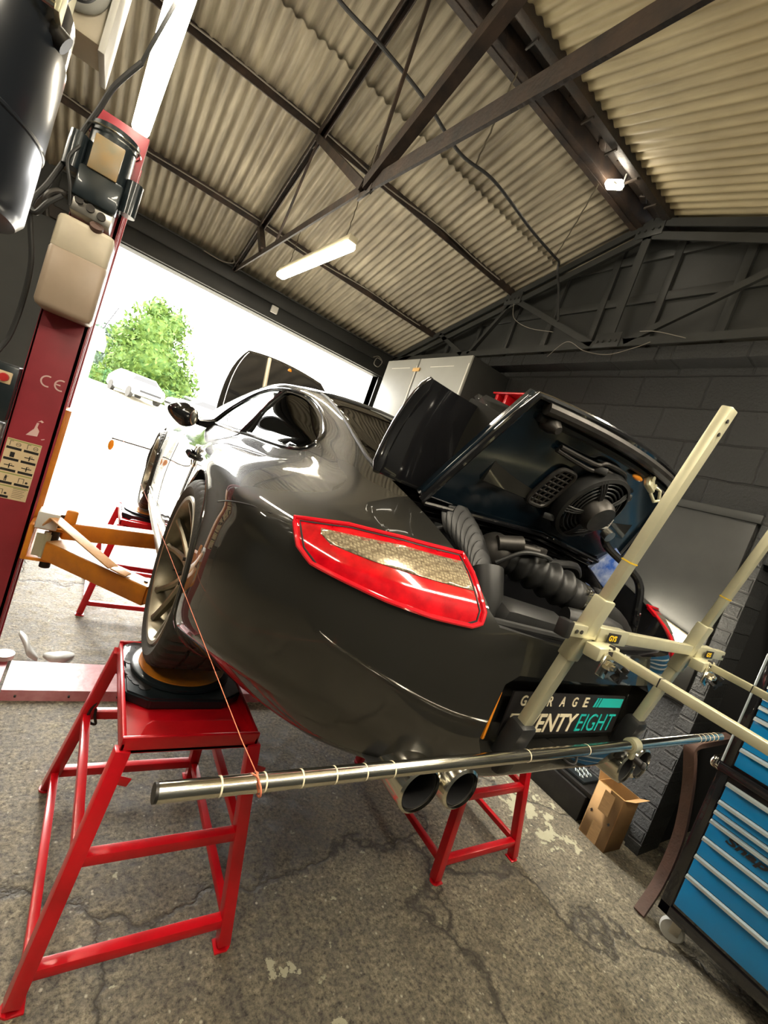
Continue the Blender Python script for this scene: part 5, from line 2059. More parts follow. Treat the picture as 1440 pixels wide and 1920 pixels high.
# rig
rig = thing('alignment_rig', 'pale gold frame of square tubes clamped to the rear bumper', 'frame', (1.24, .5, 1.1))
def up_pt(x, z):
    return Vector((x, .585 - (z - 1.12) * .165 / .85, z))
for x, zt in ((.96, 1.975), (1.52, 2.02)):
    r = MB()
    r.bar(up_pt(x, 1.455), up_pt(x, zt), .028, .022, up=(0, -1, 0), bevel=.003)
    p = rig
    upr = r.build('upright', M['zinc'], p)
    r = MB()
    r.bar(up_pt(x, 1.10), up_pt(x, 1.46), .032, .026, up=(0, -1, 0), bevel=.003)
    r.build('lower_upright', M['zinc'], p)
    r = MB()
    for dz in (.028, .055):
        q = up_pt(x - .004, zt - dz)
        r.cyl(q + Vector((0, -.013, 0)), q + Vector((0, -.0105, 0)), .004, seg=12)
    r.build('pin_holes', M['ink'], upr)
    r = MB()
    r.bar(up_pt(x, 1.385), up_pt(x, 1.54), .040, .034, up=(0, -1, 0), bevel=.004)
    slv = r.build('sleeve', M['zinc'], p)
    r = MB()
    r.bar(up_pt(x, 1.63), up_pt(x, 1.633), .0286, .0226, up=(0, -1, 0))
    r.build('score_line', M['yellow'], upr)
    r = MB()
    q = up_pt(x, 1.09)
    r.bar(up_pt(x, 1.06), up_pt(x, 1.20), .060, .052, up=(0, -1, 0), bevel=.014)
    r.build('rubber_boot', M['black_plastic'], p)
    # arm running back towards the viewer
    arm0 = Vector((x + .055, .50, 1.432))
    arm1 = Vector((x + .045, -.16, 1.40))
    r = MB()
    r.bar(arm0, arm1, .022, .019, bevel=.002)
    r.build('long_arm', M['zinc'], p)
    r = MB()
    q = arm0.lerp(arm1, .2)
    r.bar(q, q + (arm1 - arm0).normalized() * .0025, .0226, .0196)
    r.build('arm_joint', M['ink'], p)
    r = MB()
    r.bar(Vector((x - .01, .485, 1.425)), Vector((x + .072, .485, 1.43)), .036, .030, bevel=.004)
    br = r.build('arm_bracket', M['zinc'], p)
    r = MB()
    r.box((x + .02, .462, 1.405), (.04, .006, .05), rot=(0, .3, 0), bevel=.002)
    r.cyl((x + .02, .462, 1.41), (x + .02, .445, 1.41), .010, seg=6)
    r.cyl((x + .02, .447, 1.41), (x + .02, .440, 1.41), .006, seg=10)
    r.build('bolt_plate', M['chrome'], br)
    def knob(c, ax, m='ink'):
        u, v, a = frame(ax)
        kk = MB()
        star = []
        for k in range(40):
            tt = 2 * PI * k / 40
            rr = .0155 + .0065 * math.cos(5 * tt)
            star.append((rr * math.cos(tt), rr * math.sin(tt)))
        kk.prism(star, c, u, v, Vector(a) * .012)
        kk.cyl(Vector(c) - Vector(a) * .015, Vector(c), .005, seg=8)
        return kk.build('star_knob', M[m], br)
    knob((x + .072, .455, 1.395), (-.1, -1, -.3))
    knob((x + .040, .478, 1.426), (0, -1, 0.1))
    r = MB()
    r.box((x + .075, .492, 1.4585), (.052, .003, .022), rot=(0, 0, 0), bevel=.0008)
    stk = r.build('sticker', M['ink'], p)
    me = text_mesh('GYS', .018, .0003, bold=.0006)
    r = MB()
    r.mesh(me, plane_m((x + .052, .4901, 1.452), (1, 0, 0), (0, 0, 1)))
    r.build('sticker_letters', M['yellow'], stk, clean=False, smooth=False)
r = MB()
r.bar((.88, .5145, 1.457), (1.755, .5145, 1.457), .022, .028, bevel=.002)
cb = r.build('cross_tube', M['zinc'], rig)
for x in (1.015, 1.56):
    r = MB()
    r.bar((x - .03, .5145, 1.457), (x + .10, .5145, 1.457), .030, .036, bevel=.003)
    r.build('cross_sleeve', M['zinc'], rig)
r = MB()
for x in (.900, .918, 1.735, 1.745):
    r.cyl((x, .502, 1.457), (x, .500, 1.457), .0045, seg=10)
r.build('pin_holes', M['ink'], cb)
r = MB()
r.box((.872, .5145, 1.457), (.02, .030, .038), bevel=.004)
r.build('end_cap', M['black_plastic'], cb)
# ring clamp on the chrome tube and strap
t = thing('pipe_clamp', 'cream plastic pipe clamp on the chrome tube near its right end', 'clamp', (1.45, .53, 1.09))
r = MB()
r.lathe([(.0137, -.018), (.0205, -.018), (.0205, .018), (.0137, .018)], (1.45, .53, 1.142), (1, 0, 0), 24, closed=True)
r.box((1.45, .522, 1.119), (.02, .012, .03), bevel=.003)
r.build('collar', M['zinc'], t)
r = MB()
r.cyl((1.46, .53, 1.112), (1.475, .50, 1.10), .010, seg=12)
r.box((1.478, .495, 1.098), (.03, .012, .02), rot=(0, .5, .4), bevel=.004)
r.build('knob', M['ink'], t)
r = MB()
r.tube(smooth_path([(1.10, .545, 1.132), (1.115, .52, 1.12), (1.14, .515, 1.118), (1.165, .53, 1.13), (1.18, .55, 1.137)]), .003, 8)
r.build('wire_hook', M['ink'], props=tagd('bent black wire hook under the middle of the chrome tube', 'hook'))

# ================================================================== two-post lift
LX0, LX1, LY0, LY1 = -.315, -.135, 2.50, 2.78
lift = thing('lift_post', 'tall dark red lift post with motor and oil tank at the left', 'car lift', (-.225, 2.64, 0))
r = MB()
r.lohi((LX0, LY0, .01), (LX1, LY0 + .012, 2.62), bevel=.003)
r.lohi((LX0, LY0, .01), (LX0 + .012, LY1, 2.62), bevel=.003)
r.lohi((LX0, LY1 - .012, .01), (LX1, LY1, 2.62), bevel=.003)
r.lohi((LX1 - .02, LY0, .01), (LX1 - .008, LY0 + .06, 2.62))
r.lohi((LX1 - .02, LY1 - .06, .01), (LX1 - .008, LY1, 2.62))
col_ = r.build('column', M['lift_red'], lift)
r = MB()
r.lohi((LX0 - .08, LY0 - .1, 0), (LX1 + .06, LY1 + .1, .014), bevel=.002)
r.build('base_plate', M['lift_red'], lift)
# CE mark
me = text_mesh('C', .1, .0006, bold=.0)
r = MB()
def arc_mark(cx, cz, rr, a0, a1, wdt):
    n = 14
    for k in range(n):
        ta, tb = math.radians(a0 + (a1 - a0) * k / n), math.radians(a0 + (a1 - a0) * (k + 1) / n)
        r.prism([(math.cos(ta) * rr, math.sin(ta) * rr), (math.cos(tb) * rr, math.sin(tb) * rr), (math.cos(tb) * (rr - wdt), math.sin(tb) * (rr - wdt)), (math.cos(ta) * (rr - wdt), math.sin(ta) * (rr - wdt))], (cx, LY0 - .001, cz), (1, 0, 0), (0, 0, 1), (0, .001, 0))
arc_mark(-.225, 1.518, .026, 70, 290, .006)
arc_mark(-.175, 1.518, .026, 70, 290, .006)
r.lohi((-.198, LY0 - .001, 1.515), (-.178, LY0, 1.521))
r.build('ce_mark', M['pink_white'], col_, smooth=False)
r = MB()
rnd = random.Random(2)
r.prism([(-.03, -.035), (.01, -.03), (.012, -.005), (.002, .01), (.004, .03), (-.004, .03), (-.008, .0), (-.018, -.015)], (-.215, LY0 - .001, 1.30), (1, 0, 0), (0, 0, 1), (0, .001, 0))
r.prism([(-.008, .034), (.004, .045), (.014, .04), (.008, .034), (.002, .038)], (-.210, LY0 - .001, 1.30), (1, 0, 0), (0, 0, 1), (0, .001, 0))
r.prism([(0, 0), (.012, .006), (.014, .003), (.004, -.003)], (-.19, LY0 - .001, 1.262), (1, 0, 0), (0, 0, 1), (0, .001, 0))
r.build('torn_sticker', M['pink_white'], col_, smooth=False)
# instruction decal
SX0, SX1, SZ0, SZ1 = -.300, -.178, .965, 1.235
r = MB()
r.lohi((SX0, LY0 - .0012, SZ0), (SX1, LY0, SZ1))
dec = r.build('instruction_sticker', M['sticker'], col_, smooth=False)
cw = (SX1 - SX0) / 2
rows = [1.235, 1.185, 1.135, 1.085, 1.028, .965]
for ri in range(5):
    z1_, z0_ = rows[ri], rows[ri + 1]
    for ci in range(2):
        xa = SX0 + ci * cw
        r = MB()
        yy = LY0 - .0018
        if not (ri == 4 and ci == 1):
            r.lohi((xa + .004, yy, z0_ + .003), (xa + cw - .004, yy + .0004, z0_ + .014))
            cx, cz = xa + cw / 2, z0_ + .028
            if ri == 0:
                r.lohi((xa + .012, yy, cz - .01), (xa + .014, yy + .0004, cz + .012))
                r.lohi((xa + .012, yy, cz + .010), (xa + .024, yy + .0004, cz + .012))
                r.tube([(cx + .012 + .008 * math.cos(2 * PI * k / 14), yy, cz + .008 * math.sin(2 * PI * k / 14)) for k in range(14)], .0009, 5, closed=True)
                r.lohi((cx + .006, yy, cz - .001), (cx + .018, yy + .0004, cz + .001))
            elif ri == 1 and ci == 0:
                r.lohi((cx - .008, yy, cz - .01), (cx + .008, yy + .0004, cz + .013))
            elif ri in (1, 2):
                r.lohi((cx - .018, yy, cz), (cx + .018, yy + .0004, cz + .004))
                r.lohi((cx - .002, yy, cz - .010), (cx + .002, yy + .0004, cz + .011))
                r.tube([(cx + .004 + .005 * math.cos(2 * PI * k / 12), yy, cz + .007 + .005 * math.sin(2 * PI * k / 12)) for k in range(12)], .0008, 5, closed=True)
            elif ri == 3 and ci == 0:
                r.sphere((cx, yy, cz + .011), .003, 1, (1, .2, 1))
                r.prism([(-.004, -.002), (.004, -.002), (.004, .008), (.012, .011), (.004, .010), (-.004, .008)], (cx, yy, cz), (1, 0, 0), (0, 0, 1), (0, .0004, 0))
                r.lohi((cx - .004, yy, cz - .012), (cx - .001, yy + .0004, cz - .001))
                r.lohi((cx + .001, yy, cz - .012), (cx + .004, yy + .0004, cz - .001))
            else:
                r.lohi((cx - .016, yy, cz - .01), (cx - .014, yy + .0004, cz + .012))
                r.lohi((cx + .002, yy, cz - .01), (cx + .004, yy + .0004, cz + .012))
                r.lohi((cx - .016, yy, cz + .010), (cx + .004, yy + .0004, cz + .012))
                r.cyl((cx + .014, yy, cz - .004), (cx + .014, yy + .0004, cz - .004), .005, seg=12)
        else:
            for k in range(6):
                r.lohi((xa + .006, yy, z1_ - .012 - k * .008), (xa + cw - .010 - (k % 3) * .004, yy + .0004, z1_ - .0105 - k * .008))
        r.build('pictogram', M['ink'], dec, smooth=False)
r = MB()
for ri in (0, 1, 2, 3, 4):
    if ri in (0, 3, 4):
        r.lohi((SX0 + .003, LY0 - .0016, rows[ri] - .008), (SX1 - .003, LY0 - .0012, rows[ri] - .003))
r.build('green_bands', M['sticker_green'], dec, smooth=False)
# orange carriage and arms
r = MB()
r.lohi((LX1 - .008, LY0 + .03, .70), (LX1 + .022, LY0 + .045, 1.42), bevel=.002)
r.lohi((LX1 - .04, LY0 + .03, .70), (LX1 + .012, LY1 - .03, 1.42), bevel=.002)
r.build('carriage', M['orange'], lift)
r = MB()
r.lohi((LX1 + .012, 2.40, .735), (.0, 2.66, .75), bevel=.003)
r.lohi((LX1 + .012, 2.40, .885), (.0, 2.66, .90), bevel=.003)
r.lohi((LX1 + .0, 2.40, .735), (LX1 + .02, 2.66, .90), bevel=.003)
r.build('arm_yoke', M['orange'], lift)
r = MB()
r.cyl((-.04, 2.60, .70), (-.04, 2.60, .92), .022, seg=16)
r.build('pivot_pin', M['dark_metal'], lift)
r = MB()
r.cyl((-.04, 2.44, .70), (-.04, 2.44, .92), .022, seg=16)
r.cyl((-.075, 2.43, .90), (-.075, 2.43, .955), .016, seg=12)
r.build('pivot_pin', M['dark_metal'], lift)
r = MB()
r.lohi((-.10, 2.39, .765), (-.045, 2.395, .87))
r.cyl((-.062, 2.40, .76), (-.062, 2.40, .88), .013, seg=14)
r.build('lock_gear', M['zinc'], lift)
r = MB()
a0, a1 = Vector((-.03, 2.40, .80)), Vector((.36, 2.02, .80))
r.bar(a0, a1, .085, .085, bevel=.005)
r.bar(a1 - (a1 - a0) * .1, a1 + (a1 - a0) * .18, .07, .066, bevel=.004)
ar = r.build('lift_arm', M['orange'], lift)
r = MB()
r.bar(a0 + Vector((0, 0, .0433)), a1 + Vector((0, 0, .0433)), .078, .002)
r.build('worn_top', M['orange_top'], ar)
r = MB()
for k in (.9, 1.02):
    q = a0.lerp(a1, k) + Vector((.01, -.01, .044))
    r.cyl(q, q + Vector((0, 0, .006)), .008, seg=10)
r.build('pad_bolts', M['ink'], ar)
r = MB()
b0, b1 = Vector((-.02, 2.60, .845)), Vector((.42, 2.72, .845))
r.bar(b0, b1, .08, .085, bevel=.005)
ar = r.build('lift_arm', M['orange'], lift)
r = MB()
r.bar(b0 + Vector((0, 0, .0433)), b1 + Vector((0, 0, .0433)), .074, .002)
r.build('worn_top', M['orange_top'], ar)
r = MB()
q0, q1 = Vector((-.05, 2.36, .96)), Vector((.20, 2.11, .865))
r.bar(q0, q1, .055, .006, bevel=.001)
r.bar(q1, q1 + Vector((.06, -.035, -.012)), .05, .006, bevel=.001)
r.bar(q0, q0 + Vector((-.02, .02, -.045)), .055, .006, bevel=.001)
r.build('restraint_strap', M['orange_top'], lift)
r = MB()
r.lohi((-.115, 2.36, .90), (-.035, 2.46, .975), bevel=.004)
r.build('yoke_cover', M['white'], lift)
r = MB()
r.lohi((-.02, 2.50, .90), (.03, 2.52, .97), bevel=.01)
r.build('stop_lug', M['orange'], lift)
# top: head plate with bolts
r = MB()
r.lohi((LX0 - .005, LY0 - .035, 2.42), (LX1 + .01, LY0, 2.64), bevel=.004)
hd = r.build('head_plate', M['lift_red'], lift)
r = MB()
for x in (-.27, -.19):
    r.cyl((x, LY0 - .045, 2.585), (x, LY0 - .033, 2.585), .013, seg=14)
r.build('head_bolts', M['zinc'], hd)
# motor
r = MB()
r.cyl((-.228, 2.40, 2.27), (-.228, 2.40, 2.53), .082, seg=32)
r.cyl((-.228, 2.40, 2.53), (-.228, 2.40, 2.548), .087, seg=32)
r.box((-.228, 2.33, 2.30), (.15, .05, .12), bevel=.01)
mt = r.build('motor', M['motor'], lift, ang=40)
r = MB()
r.box((-.230, 2.305, 2.42), (.10, .012, .13), bevel=.004)
r.build('terminal_cover', M['cover_brown'], mt)
for sx, dz in ((-1, .0), (1, -.06)):
    r = MB()
    r.cyl((-.228 + sx * .105, 2.37, 2.34 + dz), (-.228 + sx * .105, 2.37, 2.47 + dz), .032, seg=20)
    r.build('capacitor', M['motor'], mt)
r = MB()
r.tube([Vector((-.228 + .095 * math.cos(t_), 2.39 + .095 * math.sin(t_), 2.52)) for t_ in [2 * PI * k / 32 for k in range(32)]], .004, 6, closed=True)
r.build('band', M['chrome'], mt)
r = MB()
r.lohi((-.30, 2.33, 2.19), (-.16, 2.46, 2.275), bevel=.006)
pb = r.build('pump_block', M['alloy'], lift)
r = MB()
for x, z in ((-.275, 2.235), (-.235, 2.225), (-.195, 2.215)):
    r.cyl((x, 2.315, z), (x, 2.335, z), .015, seg=16)
r.tube(smooth_path([(-.30, 2.36, 2.23), (-.34, 2.34, 2.23), (-.37, 2.34, 2.19), (-.36, 2.36, 2.13)]), .012, 10)
r.build('valves', M['dark_metal'], pb)
# oil tank: two-tone translucent bottle
def bottle(z0_, z1_, nm, m, par, ins=0.0):
    r = MB()
    r.lohi((-.325 + ins, 2.31, z0_), (-.128 - ins, LY0 - .005, z1_), bevel=.022)
    return r.build(nm, M[m], par, ang=50)
tk = bottle(1.80, 2.05, 'oil_tank', 'tank_oil', lift)
r = MB()
r.lohi((-.323, 2.311, 2.02), (-.130, LY0 - .006, 2.165), bevel=.02)
r.build('tank_shoulder', M['tank_white'], tk, ang=50)
r = MB()
r.cyl((-.20, 2.335, 2.155), (-.20, 2.315, 2.175), .024, seg=18)
r.build('filler_cap', M['rust'], tk)
# hose and cables by the motor
r = MB()
r.tube(smooth_path([(-.21, 2.30, 2.80), (-.27, 2.33, 2.68), (-.30, 2.36, 2.58), (-.33, 2.38, 2.48), (-.35, 2.38, 2.38), (-.38, 2.37, 2.25), (-.41, 2.36, 2.15), (-.40, 2.38, 2.08), (-.37, 2.40, 1.95), (-.365, 2.42, 1.80), (-.375, 2.43, 1.65), (-.40, 2.42, 1.56)]), .010, 10)
r.tube(smooth_path([(-.32, 2.34, 2.42), (-.34, 2.33, 2.35), (-.31, 2.32, 2.26), (-.30, 2.33, 2.2)]), .006, 8)
r.tube(smooth_path([(-.41, 2.36, 2.13), (-.385, 2.34, 2.12), (-.36, 2.33, 2.17), (-.33, 2.34, 2.22)]), .010, 8)
r.build('hose', M['cable'], lift)
r = MB()
r.tube(smooth_path([(-.21, 2.30, 2.80), (-.175, 2.25, 2.95), (-.14, 2.26, 3.15), (-.09, 2.35, 3.4), (-.04, 2.55, 3.75), (0, 2.8, 4.1)]), .007, 8)
r.build('power_cable', M['cable'], lift)
# control box with stop button
bx = MB()
bx.lohi((-.47, 2.46, 1.30), (-.318, 2.62, 1.535), bevel=.008)
cbx = bx.build('control_box', M['motor'], lift)
r = MB()
r.lohi((-.385, 2.452, 1.455), (-.335, 2.461, 1.505), bevel=.004)
r.build('button_plate', M['sticker'], cbx)
r = MB()
r.cyl((-.36, 2.453, 1.48), (-.36, 2.438, 1.48), .018, .016, seg=20)
r.build('stop_button', M['red_btn'], cbx)
r = MB()
r.lohi((-.48, 2.50, 1.20), (-.33, 2.60, 1.28), bevel=.006)
r.lohi((-.46, 2.48, 1.0), (-.325, 2.6, 1.18), bevel=.02)
r.build('switch_housing', M['grey_plastic'], lift)
# drive-over floor cover
t = thing('floor_cover', 'worn red steel cover strip lying across the floor from the lift post', 'floor cover', (1.2, 2.61, 0))
r = MB()
r.prism([(2.46, 0), (2.49, .038), (2.76, .038), (2.79, 0)], (-.06, 0, 0), (0, 1, 0), (0, 0, 1), (2.6, 0, 0))
r.build('sheet', M['plate_red'], t)
r = MB()
for k in range(12):
    r.cyl((0.0 + k * .22, 2.462, .020), (0.0 + k * .22, 2.470, .022), .005, seg=8)
r.build('rivets', M['dark_metal'], t)
# grey curved offcuts behind it
for pts, lb, zo in (([(-.07, 3.02), (-.03, 2.95), (.0, 2.88), (.05, 2.84)], 'curved grey plastic strip on the floor, end curled up, left of its pair', .06),
                ([(.07, 2.86), (.12, 2.84), (.18, 2.86), (.22, 2.90)], 'flat grey plastic strip on the floor, right of its pair', .015)):
    r = MB()
    sp_ = smooth_path([(x, y, .004 + zo * (1 - i / 3.0)) for i, (x, y) in enumerate(pts)])
    w_ = [.012 + .03 * math.sin(PI * i / (len(sp_) - 1)) for i in range(len(sp_))]
    for i in range(len(sp_) - 1):
        r.bm.faces.new([r.bm.verts.new(sp_[i] + Vector((0, w_[i], w_[i] * .6))), r.bm.verts.new(sp_[i + 1] + Vector((0, w_[i + 1], w_[i + 1] * .6))), r.bm.verts.new(sp_[i + 1] - Vector((0, w_[i + 1], 0))), r.bm.verts.new(sp_[i] - Vector((0, w_[i], 0)))])
    r.build('plastic_strip', M['grey_plastic'], props=tagd(lb, 'plastic strip'), solid=.004)
r = MB()
r.cyl((-.10, 2.83, .0145), (-.10, 2.83, .04), .045, seg=20)
r.build('jar_lid', M['white'], props=tagd('white round plastic lid on the floor at the left end of the red cover', 'lid'))
for i, (x, y) in enumerate(((-.115, 2.70), (-.12, 2.60), (-.10, 2.52))):
    r = MB()
    r.cyl((x, y, .0145), (x, y, .022), .016, seg=6)
    r.cyl((x, y, .018), (x, y, .05), .009, seg=10)
    r.build('anchor_bolt', M['dark_metal'], props=tagd(['dark floor anchor bolt nearest the white lid', 'dark floor anchor bolt between the other two', 'dark floor anchor bolt nearest the viewer, by the red cover end'][i], 'bolt', 'floor anchor bolts by the lift post'))

# ================================================================== black tank at the top left and its fittings
t = thing('black_tank', 'big glossy black cylinder hanging at the top left corner', 'tank', (-.515, 1.3, 1.86), None)
r = MB()
R_ = .285
r.lathe([(0, 1.835), (R_ * .8, 1.838), (R_ - .012, 1.85), (R_, 1.868), (R_, 2.18), (R_ - .004, 2.182), (R_ - .004, 2.26), (R_ - .03, 2.30), (0, 2.34)], (-.515, 1.3, 0), (0, 0, 1), 72)
r.build('shell', M['cyl_black'], t, ang=35)
r = MB()
r.lathe([(R_ + .001, 2.005), (R_ + .003, 2.007), (R_ + .003, 2.012), (R_ + .001, 2.014)], (-.515, 1.3, 0), (0, 0, 1), 72, closed=True)
r.build('weld_band', M['cyl_black'], t)
r = MB()
r.lohi((-.36, 1.12, 2.26), (-.25, 1.34, 2.52), bevel=.008)
r.lohi((-.245, 1.16, 2.20), (-.235, 1.2, 2.36), bevel=.002)
r.build('mounting_bracket', M['zinc'], t)
r = MB()
r.cyl((-.33, 1.2, 2.30), (-.24, 1.2, 2.26), .028, seg=16)
r.cyl((-.26, 1.22, 2.20), (-.225, 1.22, 2.185), .018, seg=14)
r.cyl((-.30, 1.15, 2.30), (-.27, 1.15, 2.36), .02, seg=14)
r.build('valve_fittings', M['dark_metal'], t)
r = MB()
for z in (2.20, 2.23, 2.27, 2.31):
    r.cyl((-.262, 1.15, z), (-.240, 1.15, z), .006, seg=8)
r.build('brass_fittings', M['chrome'], t)
t = thing('junction_box', 'pale yellow-white box with rounded cover behind the black cylinder at the top left', 'box', (-.32, 1.7, 2.42))
r = MB()
r.lohi((-.42, 1.62, 2.42), (-.235, 1.75, 2.85), bevel=.01)
r.build('box', M['tank_white'], t)
r = MB()
r.sphere((-.31, 1.61, 2.53), .07, 3, (1, .35, 1.1))
r.build('round_cover', M['grey_plastic'], t)
r = MB()
r.lohi((-.238, 1.60, 2.40), (-.222, 1.77, 2.86), bevel=.003)
r.build('side_flange', M['white'], t)
r = MB()
r.tube(smooth_path([(-.27, 1.56, 2.62), (-.25, 1.5, 2.55), (-.245, 1.48, 2.47), (-.26, 1.46, 2.41), (-.30, 1.44, 2.39), (-.34, 1.42, 2.41)]), .007, 8)
r.build('looped_cable', M['cable'], t)
# tank stand pipe up to the roof
r = MB()
r.cyl((-.515, 1.3, 2.342), (-.515, 1.3, 3.95), .03, seg=14)
r.build('hanging_pipe', M['steel_black'], props=tagd('steel pipe the big black cylinder hangs from', 'pipe'))

# ================================================================== wall cupboard and red bracket
t = thing('wall_cupboard', 'pale grey two door cupboard high on the wall beside the big doorway', 'cupboard', (2.97, 4.25, 2.2))
r = MB()
r.lohi((2.72, 3.47, 2.2), (XW, 5.05, 3.03), bevel=.003)
r.build('carcass', M['gable'], t)
for i, (y0, y1) in enumerate(((4.36, 5.05), (3.47, 4.34))):
    r = MB()
    r.lohi((2.70, y0, 2.2), (2.72, y1, 3.03), bevel=.002)
    d_ = r.build('door', M['cupboard'], t)
    r = MB()
    r.lohi((2.696, (y0 + y1) / 2 - .2, 2.925), (2.70, (y0 + y1) / 2 + .2, 2.929))
    r.lohi((2.696, y0 + .01, 2.3), (2.70, y0 + .02, 2.95))
    r.build('scratch_lines', M['label_white'], d_)
r = MB()
r.lohi((2.685, 4.29, 2.88), (2.70, 4.42, 2.92), bevel=.003)
r.build('catch', M['card_in'], t)
t = thing('wall_bracket', 'small bright red steel bracket on the block wall behind the wing', 'bracket', (3.07, 3.02, 2.6))
r = MB()
for y in (2.86, 3.06, 3.18):
    r.lohi((2.92, y, 2.60), (XW, y + .035, 2.735), bevel=.003)
r.lohi((2.90, 2.84, 2.735), (XW, 3.24, 2.75), bevel=.002)
r.lohi((2.90, 2.82, 2.58), (XW, 2.84, 2.75), bevel=.002)
r.build('plates', M['red'], t)
r = MB()
for z in (2.64, 2.70):
    r.cyl((2.97, 2.815, z), (2.97, 2.82, z), .012, seg=12)
    r.cyl((3.10, 2.815, z), (3.10, 2.82, z), .012, seg=12)
r.build('bolt_heads', M['label_white'], t)

# ================================================================== tool chests
CX = 2.74
t = thing('roller_cabinet', 'black roller cabinet with blue drawers standing on castors at the right', 'tool cabinet', (2.98, .22, 0))
r = MB()
r.lohi((CX + .004, -.28, .115), (3.20, .64, .895), bevel=.004)
r.lohi((CX - .004, .595, .115), (CX + .01, .64, .895), bevel=.003)
r.lohi((CX - .004, -.28, .115), (CX + .01, .64, .165), bevel=.003)
r.lohi((CX - .010, -.28, .862), (3.20, .645, .905), bevel=.008)
r.build('body', M['black_gloss'], t)
zs = [.837, .745, .693, .646, .554, .459, .353, .185]
def drawer(par, z1_, z0_, y0=-.26, y1=.588):
    r = MB()
    r.lohi((CX - .008, y0, z0_ + .004), (CX + .01, y1, z1_ - .004), bevel=.003)
    d_ = r.build('drawer', M['blue'], par)
    r = MB()
    r.prism([(CX - .022, z1_ - .016), (CX - .020, z1_ - .004), (CX - .006, z1_ + .002), (CX - .006, z1_ - .014)], (0, y0, 0), (1, 0, 0), (0, 0, 1), (0, y1 - y0, 0))
    r.build('drawer_pull', M['trim_al'], d_)
    return d_
for a_, b_ in zip(zs[:-1], zs[1:]):
    drawer(t, a_, b_)
# badge
def badge(par, y, z, h, wd):
    me = text_mesh('Snap-on', .1, .002, .25, bold=.003)
    xs_ = [v.co.x for v in me.vertices]
    ys_ = [v.co.y for v in me.vertices]
    for v in me.vertices:
        v.co.x = (v.co.x - min(xs_)) * wd / (max(xs_) - min(xs_))
        v.co.y = (v.co.y - min(ys_)) * h / (max(ys_) - min(ys_))
        v.co.z *= 1
    r = MB()
    r.mesh(me, plane_m((CX - .012, y, z), (0, -1, 0), (0, 0, 1)))
    r.build('badge', M['ink'], par, clean=False, smooth=False)
badge(t, .515, .585, .045, .27)
r = MB()
for yy in (.575,):
    pass
r.tube(smooth_path([(2.90, .645, .83), (2.90, .70, .83), (2.90, .70, .86), (2.95, .70, .865), (3.10, .70, .865), (3.12, .645, .86)]), .014, 12)
r.build('push_handle', M['chrome'], t)
for (x, y) in ((2.82, .56), (3.12, .56), (2.82, -.2), (3.12, -.2)):
    r = MB()
    r.lathe([(0, -.018), (.022, -.02), (.046, -.016), (.052, -.008), (.052, .008), (.046, .016), (.022, .02), (0, .018)], (x - .03, y + .01, .052), (1, .25, 0), 28)
    c_ = r.build('castor_wheel', M['grey_plastic'], t)
    r = MB()
    r.box((x - .005, y, .10), (.07, .05, .012), bevel=.003)
    r.box((x - .052, y - .005, .075), (.005, .04, .06), rot=(0, -.1, .25), bevel=.002)
    r.box((x - .008, y + .025, .075), (.005, .04, .06), rot=(0, .1, .25), bevel=.002)
    r.build('castor_fork', M['alloy'], c_)
t = thing('top_chest', 'black top chest with narrow blue drawers standing on the roller cabinet', 'tool chest', (2.98, .22, .905))
r = MB()
r.lohi((CX + .004, -.28, .905), (3.18, .635, 1.46), bevel=.004)
r.lohi((CX - .004, .60, .905), (CX + .01, .635, 1.46), bevel=.003)
r.build('body', M['black_gloss'], t)
r = MB()
r.tube([(CX - .004, .637, .91), (CX - .004, .637, 1.46), (3.18, .637, 1.46)], .005, 8)
r.build('bright_edge', M['trim_al'], t)
zs = [1.44, 1.33, 1.275, 1.228, 1.172, 1.011, .917]
for a_, b_ in zip(zs[:-1], zs[1:]):
    drawer(t, a_, b_, y1=.592)
badge(t, .46, 1.06, .04, .24)
# rusty beam end leaning in the gap
t = thing('rusty_beam', 'rusty brown angled steel beam leaning on the wall beside the roller cabinet', 'beam', (2.95, .78, 0))
r = MB()
def flat(pts, w_, th_):
    n = len(pts)
    pts = [Vector(p) for p in pts]
    rings = []
    for i, p in enumerate(pts):
        a = (pts[min(i + 1, n - 1)] - pts[max(i - 1, 0)]).normalized()
        y_ = Vector((0, 1, 0))
        s__ = a.cross(y_).normalized()
        rings.append([r.bm.verts.new(p + y_ * w_ / 2 + s__ * th_ / 2), r.bm.verts.new(p - y_ * w_ / 2 + s__ * th_ / 2), r.bm.verts.new(p - y_ * w_ / 2 - s__ * th_ / 2), r.bm.verts.new(p + y_ * w_ / 2 - s__ * th_ / 2)])
    for A_, B_ in zip(rings[:-1], rings[1:]):
        for k in range(4):
            r.bm.faces.new((A_[k], A_[(k + 1) % 4], B_[(k + 1) % 4], B_[k]))
    r.bm.faces.new(rings[0])
    r.bm.faces.new(rings[-1])
flat(smooth_path([(2.76, .70, .004), (2.90, .71, .15), (2.93, .72, .40), (2.85, .74, .66), (2.75, .75, .82), (2.72, .76, .88), (2.75, .76, .905), (2.84, .76, .91), (3.0, .76, .915), (3.22, .76, .92)]), .05, .03)
r.build('bent_bar', M['rust'], t)

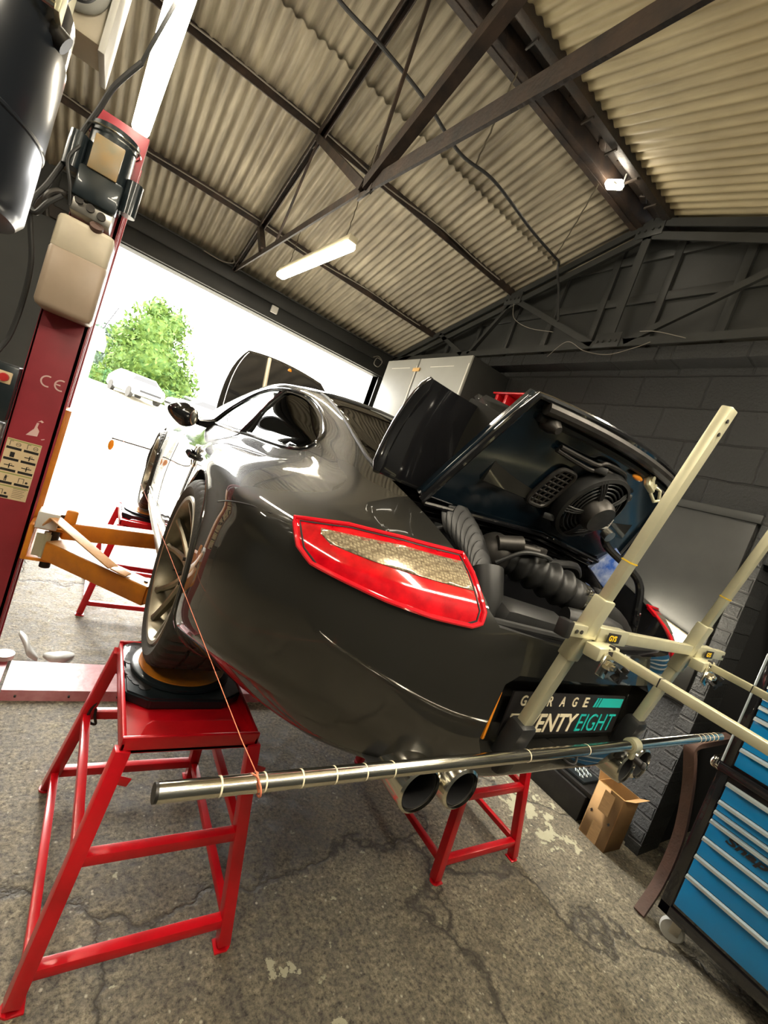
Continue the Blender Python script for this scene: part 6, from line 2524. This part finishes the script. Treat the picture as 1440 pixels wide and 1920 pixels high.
# ================================================================== plinth, tread plate and carton by the wall
r = MB()
r.lohi((3.0, 1.22, 0), (XW, 4.6, .17), bevel=.006)
r.lohi((3.02, 1.20, .17), (XW, 4.6, .20), bevel=.004)
r.build('trim_9', M['black_plastic'], props=ST, keep=True)
t = thing('tread_plate', 'open metal tread grating lying on the black plinth by the wall', 'grating', (3.14, 1.85, .20))
r = MB()
r.lohi((3.05, 1.28, .20), (3.24, 2.4, .222), bevel=.004)
r.build('frame', M['motor'], t)
r = MB()
for k in range(24):
    for j in range(3):
        y = 1.33 + k * .045
        x = 3.075 + j * .05 + (.02 if k % 2 else 0)
        r.tube([(x, y, .224), (x + .022, y + .018, .228), (x + .03, y, .224), (x + .012, y - .016, .226)], .0035, 5, closed=True)
r.build('grip_pattern', M['trim_al'], t, props=dict(kind='stuff'))
t = thing('cardboard_box', 'open brown cardboard box with one flap up, on the floor by the black plinth', 'box', (3.04, 1.09, 0))
Rb = Matrix.Translation((3.045, 1.085, 0)) @ Matrix.Rotation(-.05, 4, 'Z')
def cb_(fn, nm, m, par=None):
    r = MB()
    fn(r)
    r.xform(Rb)
    return r.build(nm, M[m], par or t)
W_, D_, H_ = .09, .085, .34
cbx = cb_(lambda r: (r.lohi((-W_, -D_, 0), (W_, D_, .005)), r.lohi((-W_, -D_, 0), (-W_ + .004, D_, H_)), r.lohi((W_ - .004, -D_, 0), (W_, D_, H_)), r.lohi((-W_, -D_, 0), (W_, -D_ + .004, H_)), r.lohi((-W_, D_ - .004, 0), (W_, D_, H_))), 'carton', 'card')
cb_(lambda r: r.prism([(-W_, 0), (W_, 0), (W_ - .01, .09), (-W_ + .004, .085)], (0, D_, H_), (1, 0, 0), (0, .25, 1), (0, .003, 0)), 'flap', 'card')
cb_(lambda r: r.prism([(-D_, 0), (D_, 0), (D_ - .01, .07), (-D_ + .01, .07)], (-W_, 0, H_), (0, 1, 0), (.95, 0, -.35), (.003, 0, 0)), 'flap', 'card_in')
cb_(lambda r: r.prism([(-W_, 0), (W_, 0), (W_ - .01, .06), (-W_ + .01, .06)], (0, -D_, H_), (1, 0, 0), (0, -.8, .5), (0, .003, 0)), 'flap', 'card')
cb_(lambda r: r.lohi((-W_ - .0012, -.03, .0), (-W_, .03, .12)), 'tape', 'tape', cbx)
cb_(lambda r: r.lohi((-W_ - .0012, -.035, .19), (-W_, .03, H_ - .02)), 'tape', 'tape', cbx)
def ink_(r):
    for y in (-.055, .06):
        r.lohi((-W_ - .0015, y - .008, .155), (-W_, y + .008, .160))
        r.lohi((-W_ - .0015, y - .003, .148), (-W_, y + .003, .168))
cb_(ink_, 'printed_marks', 'ink', cbx)
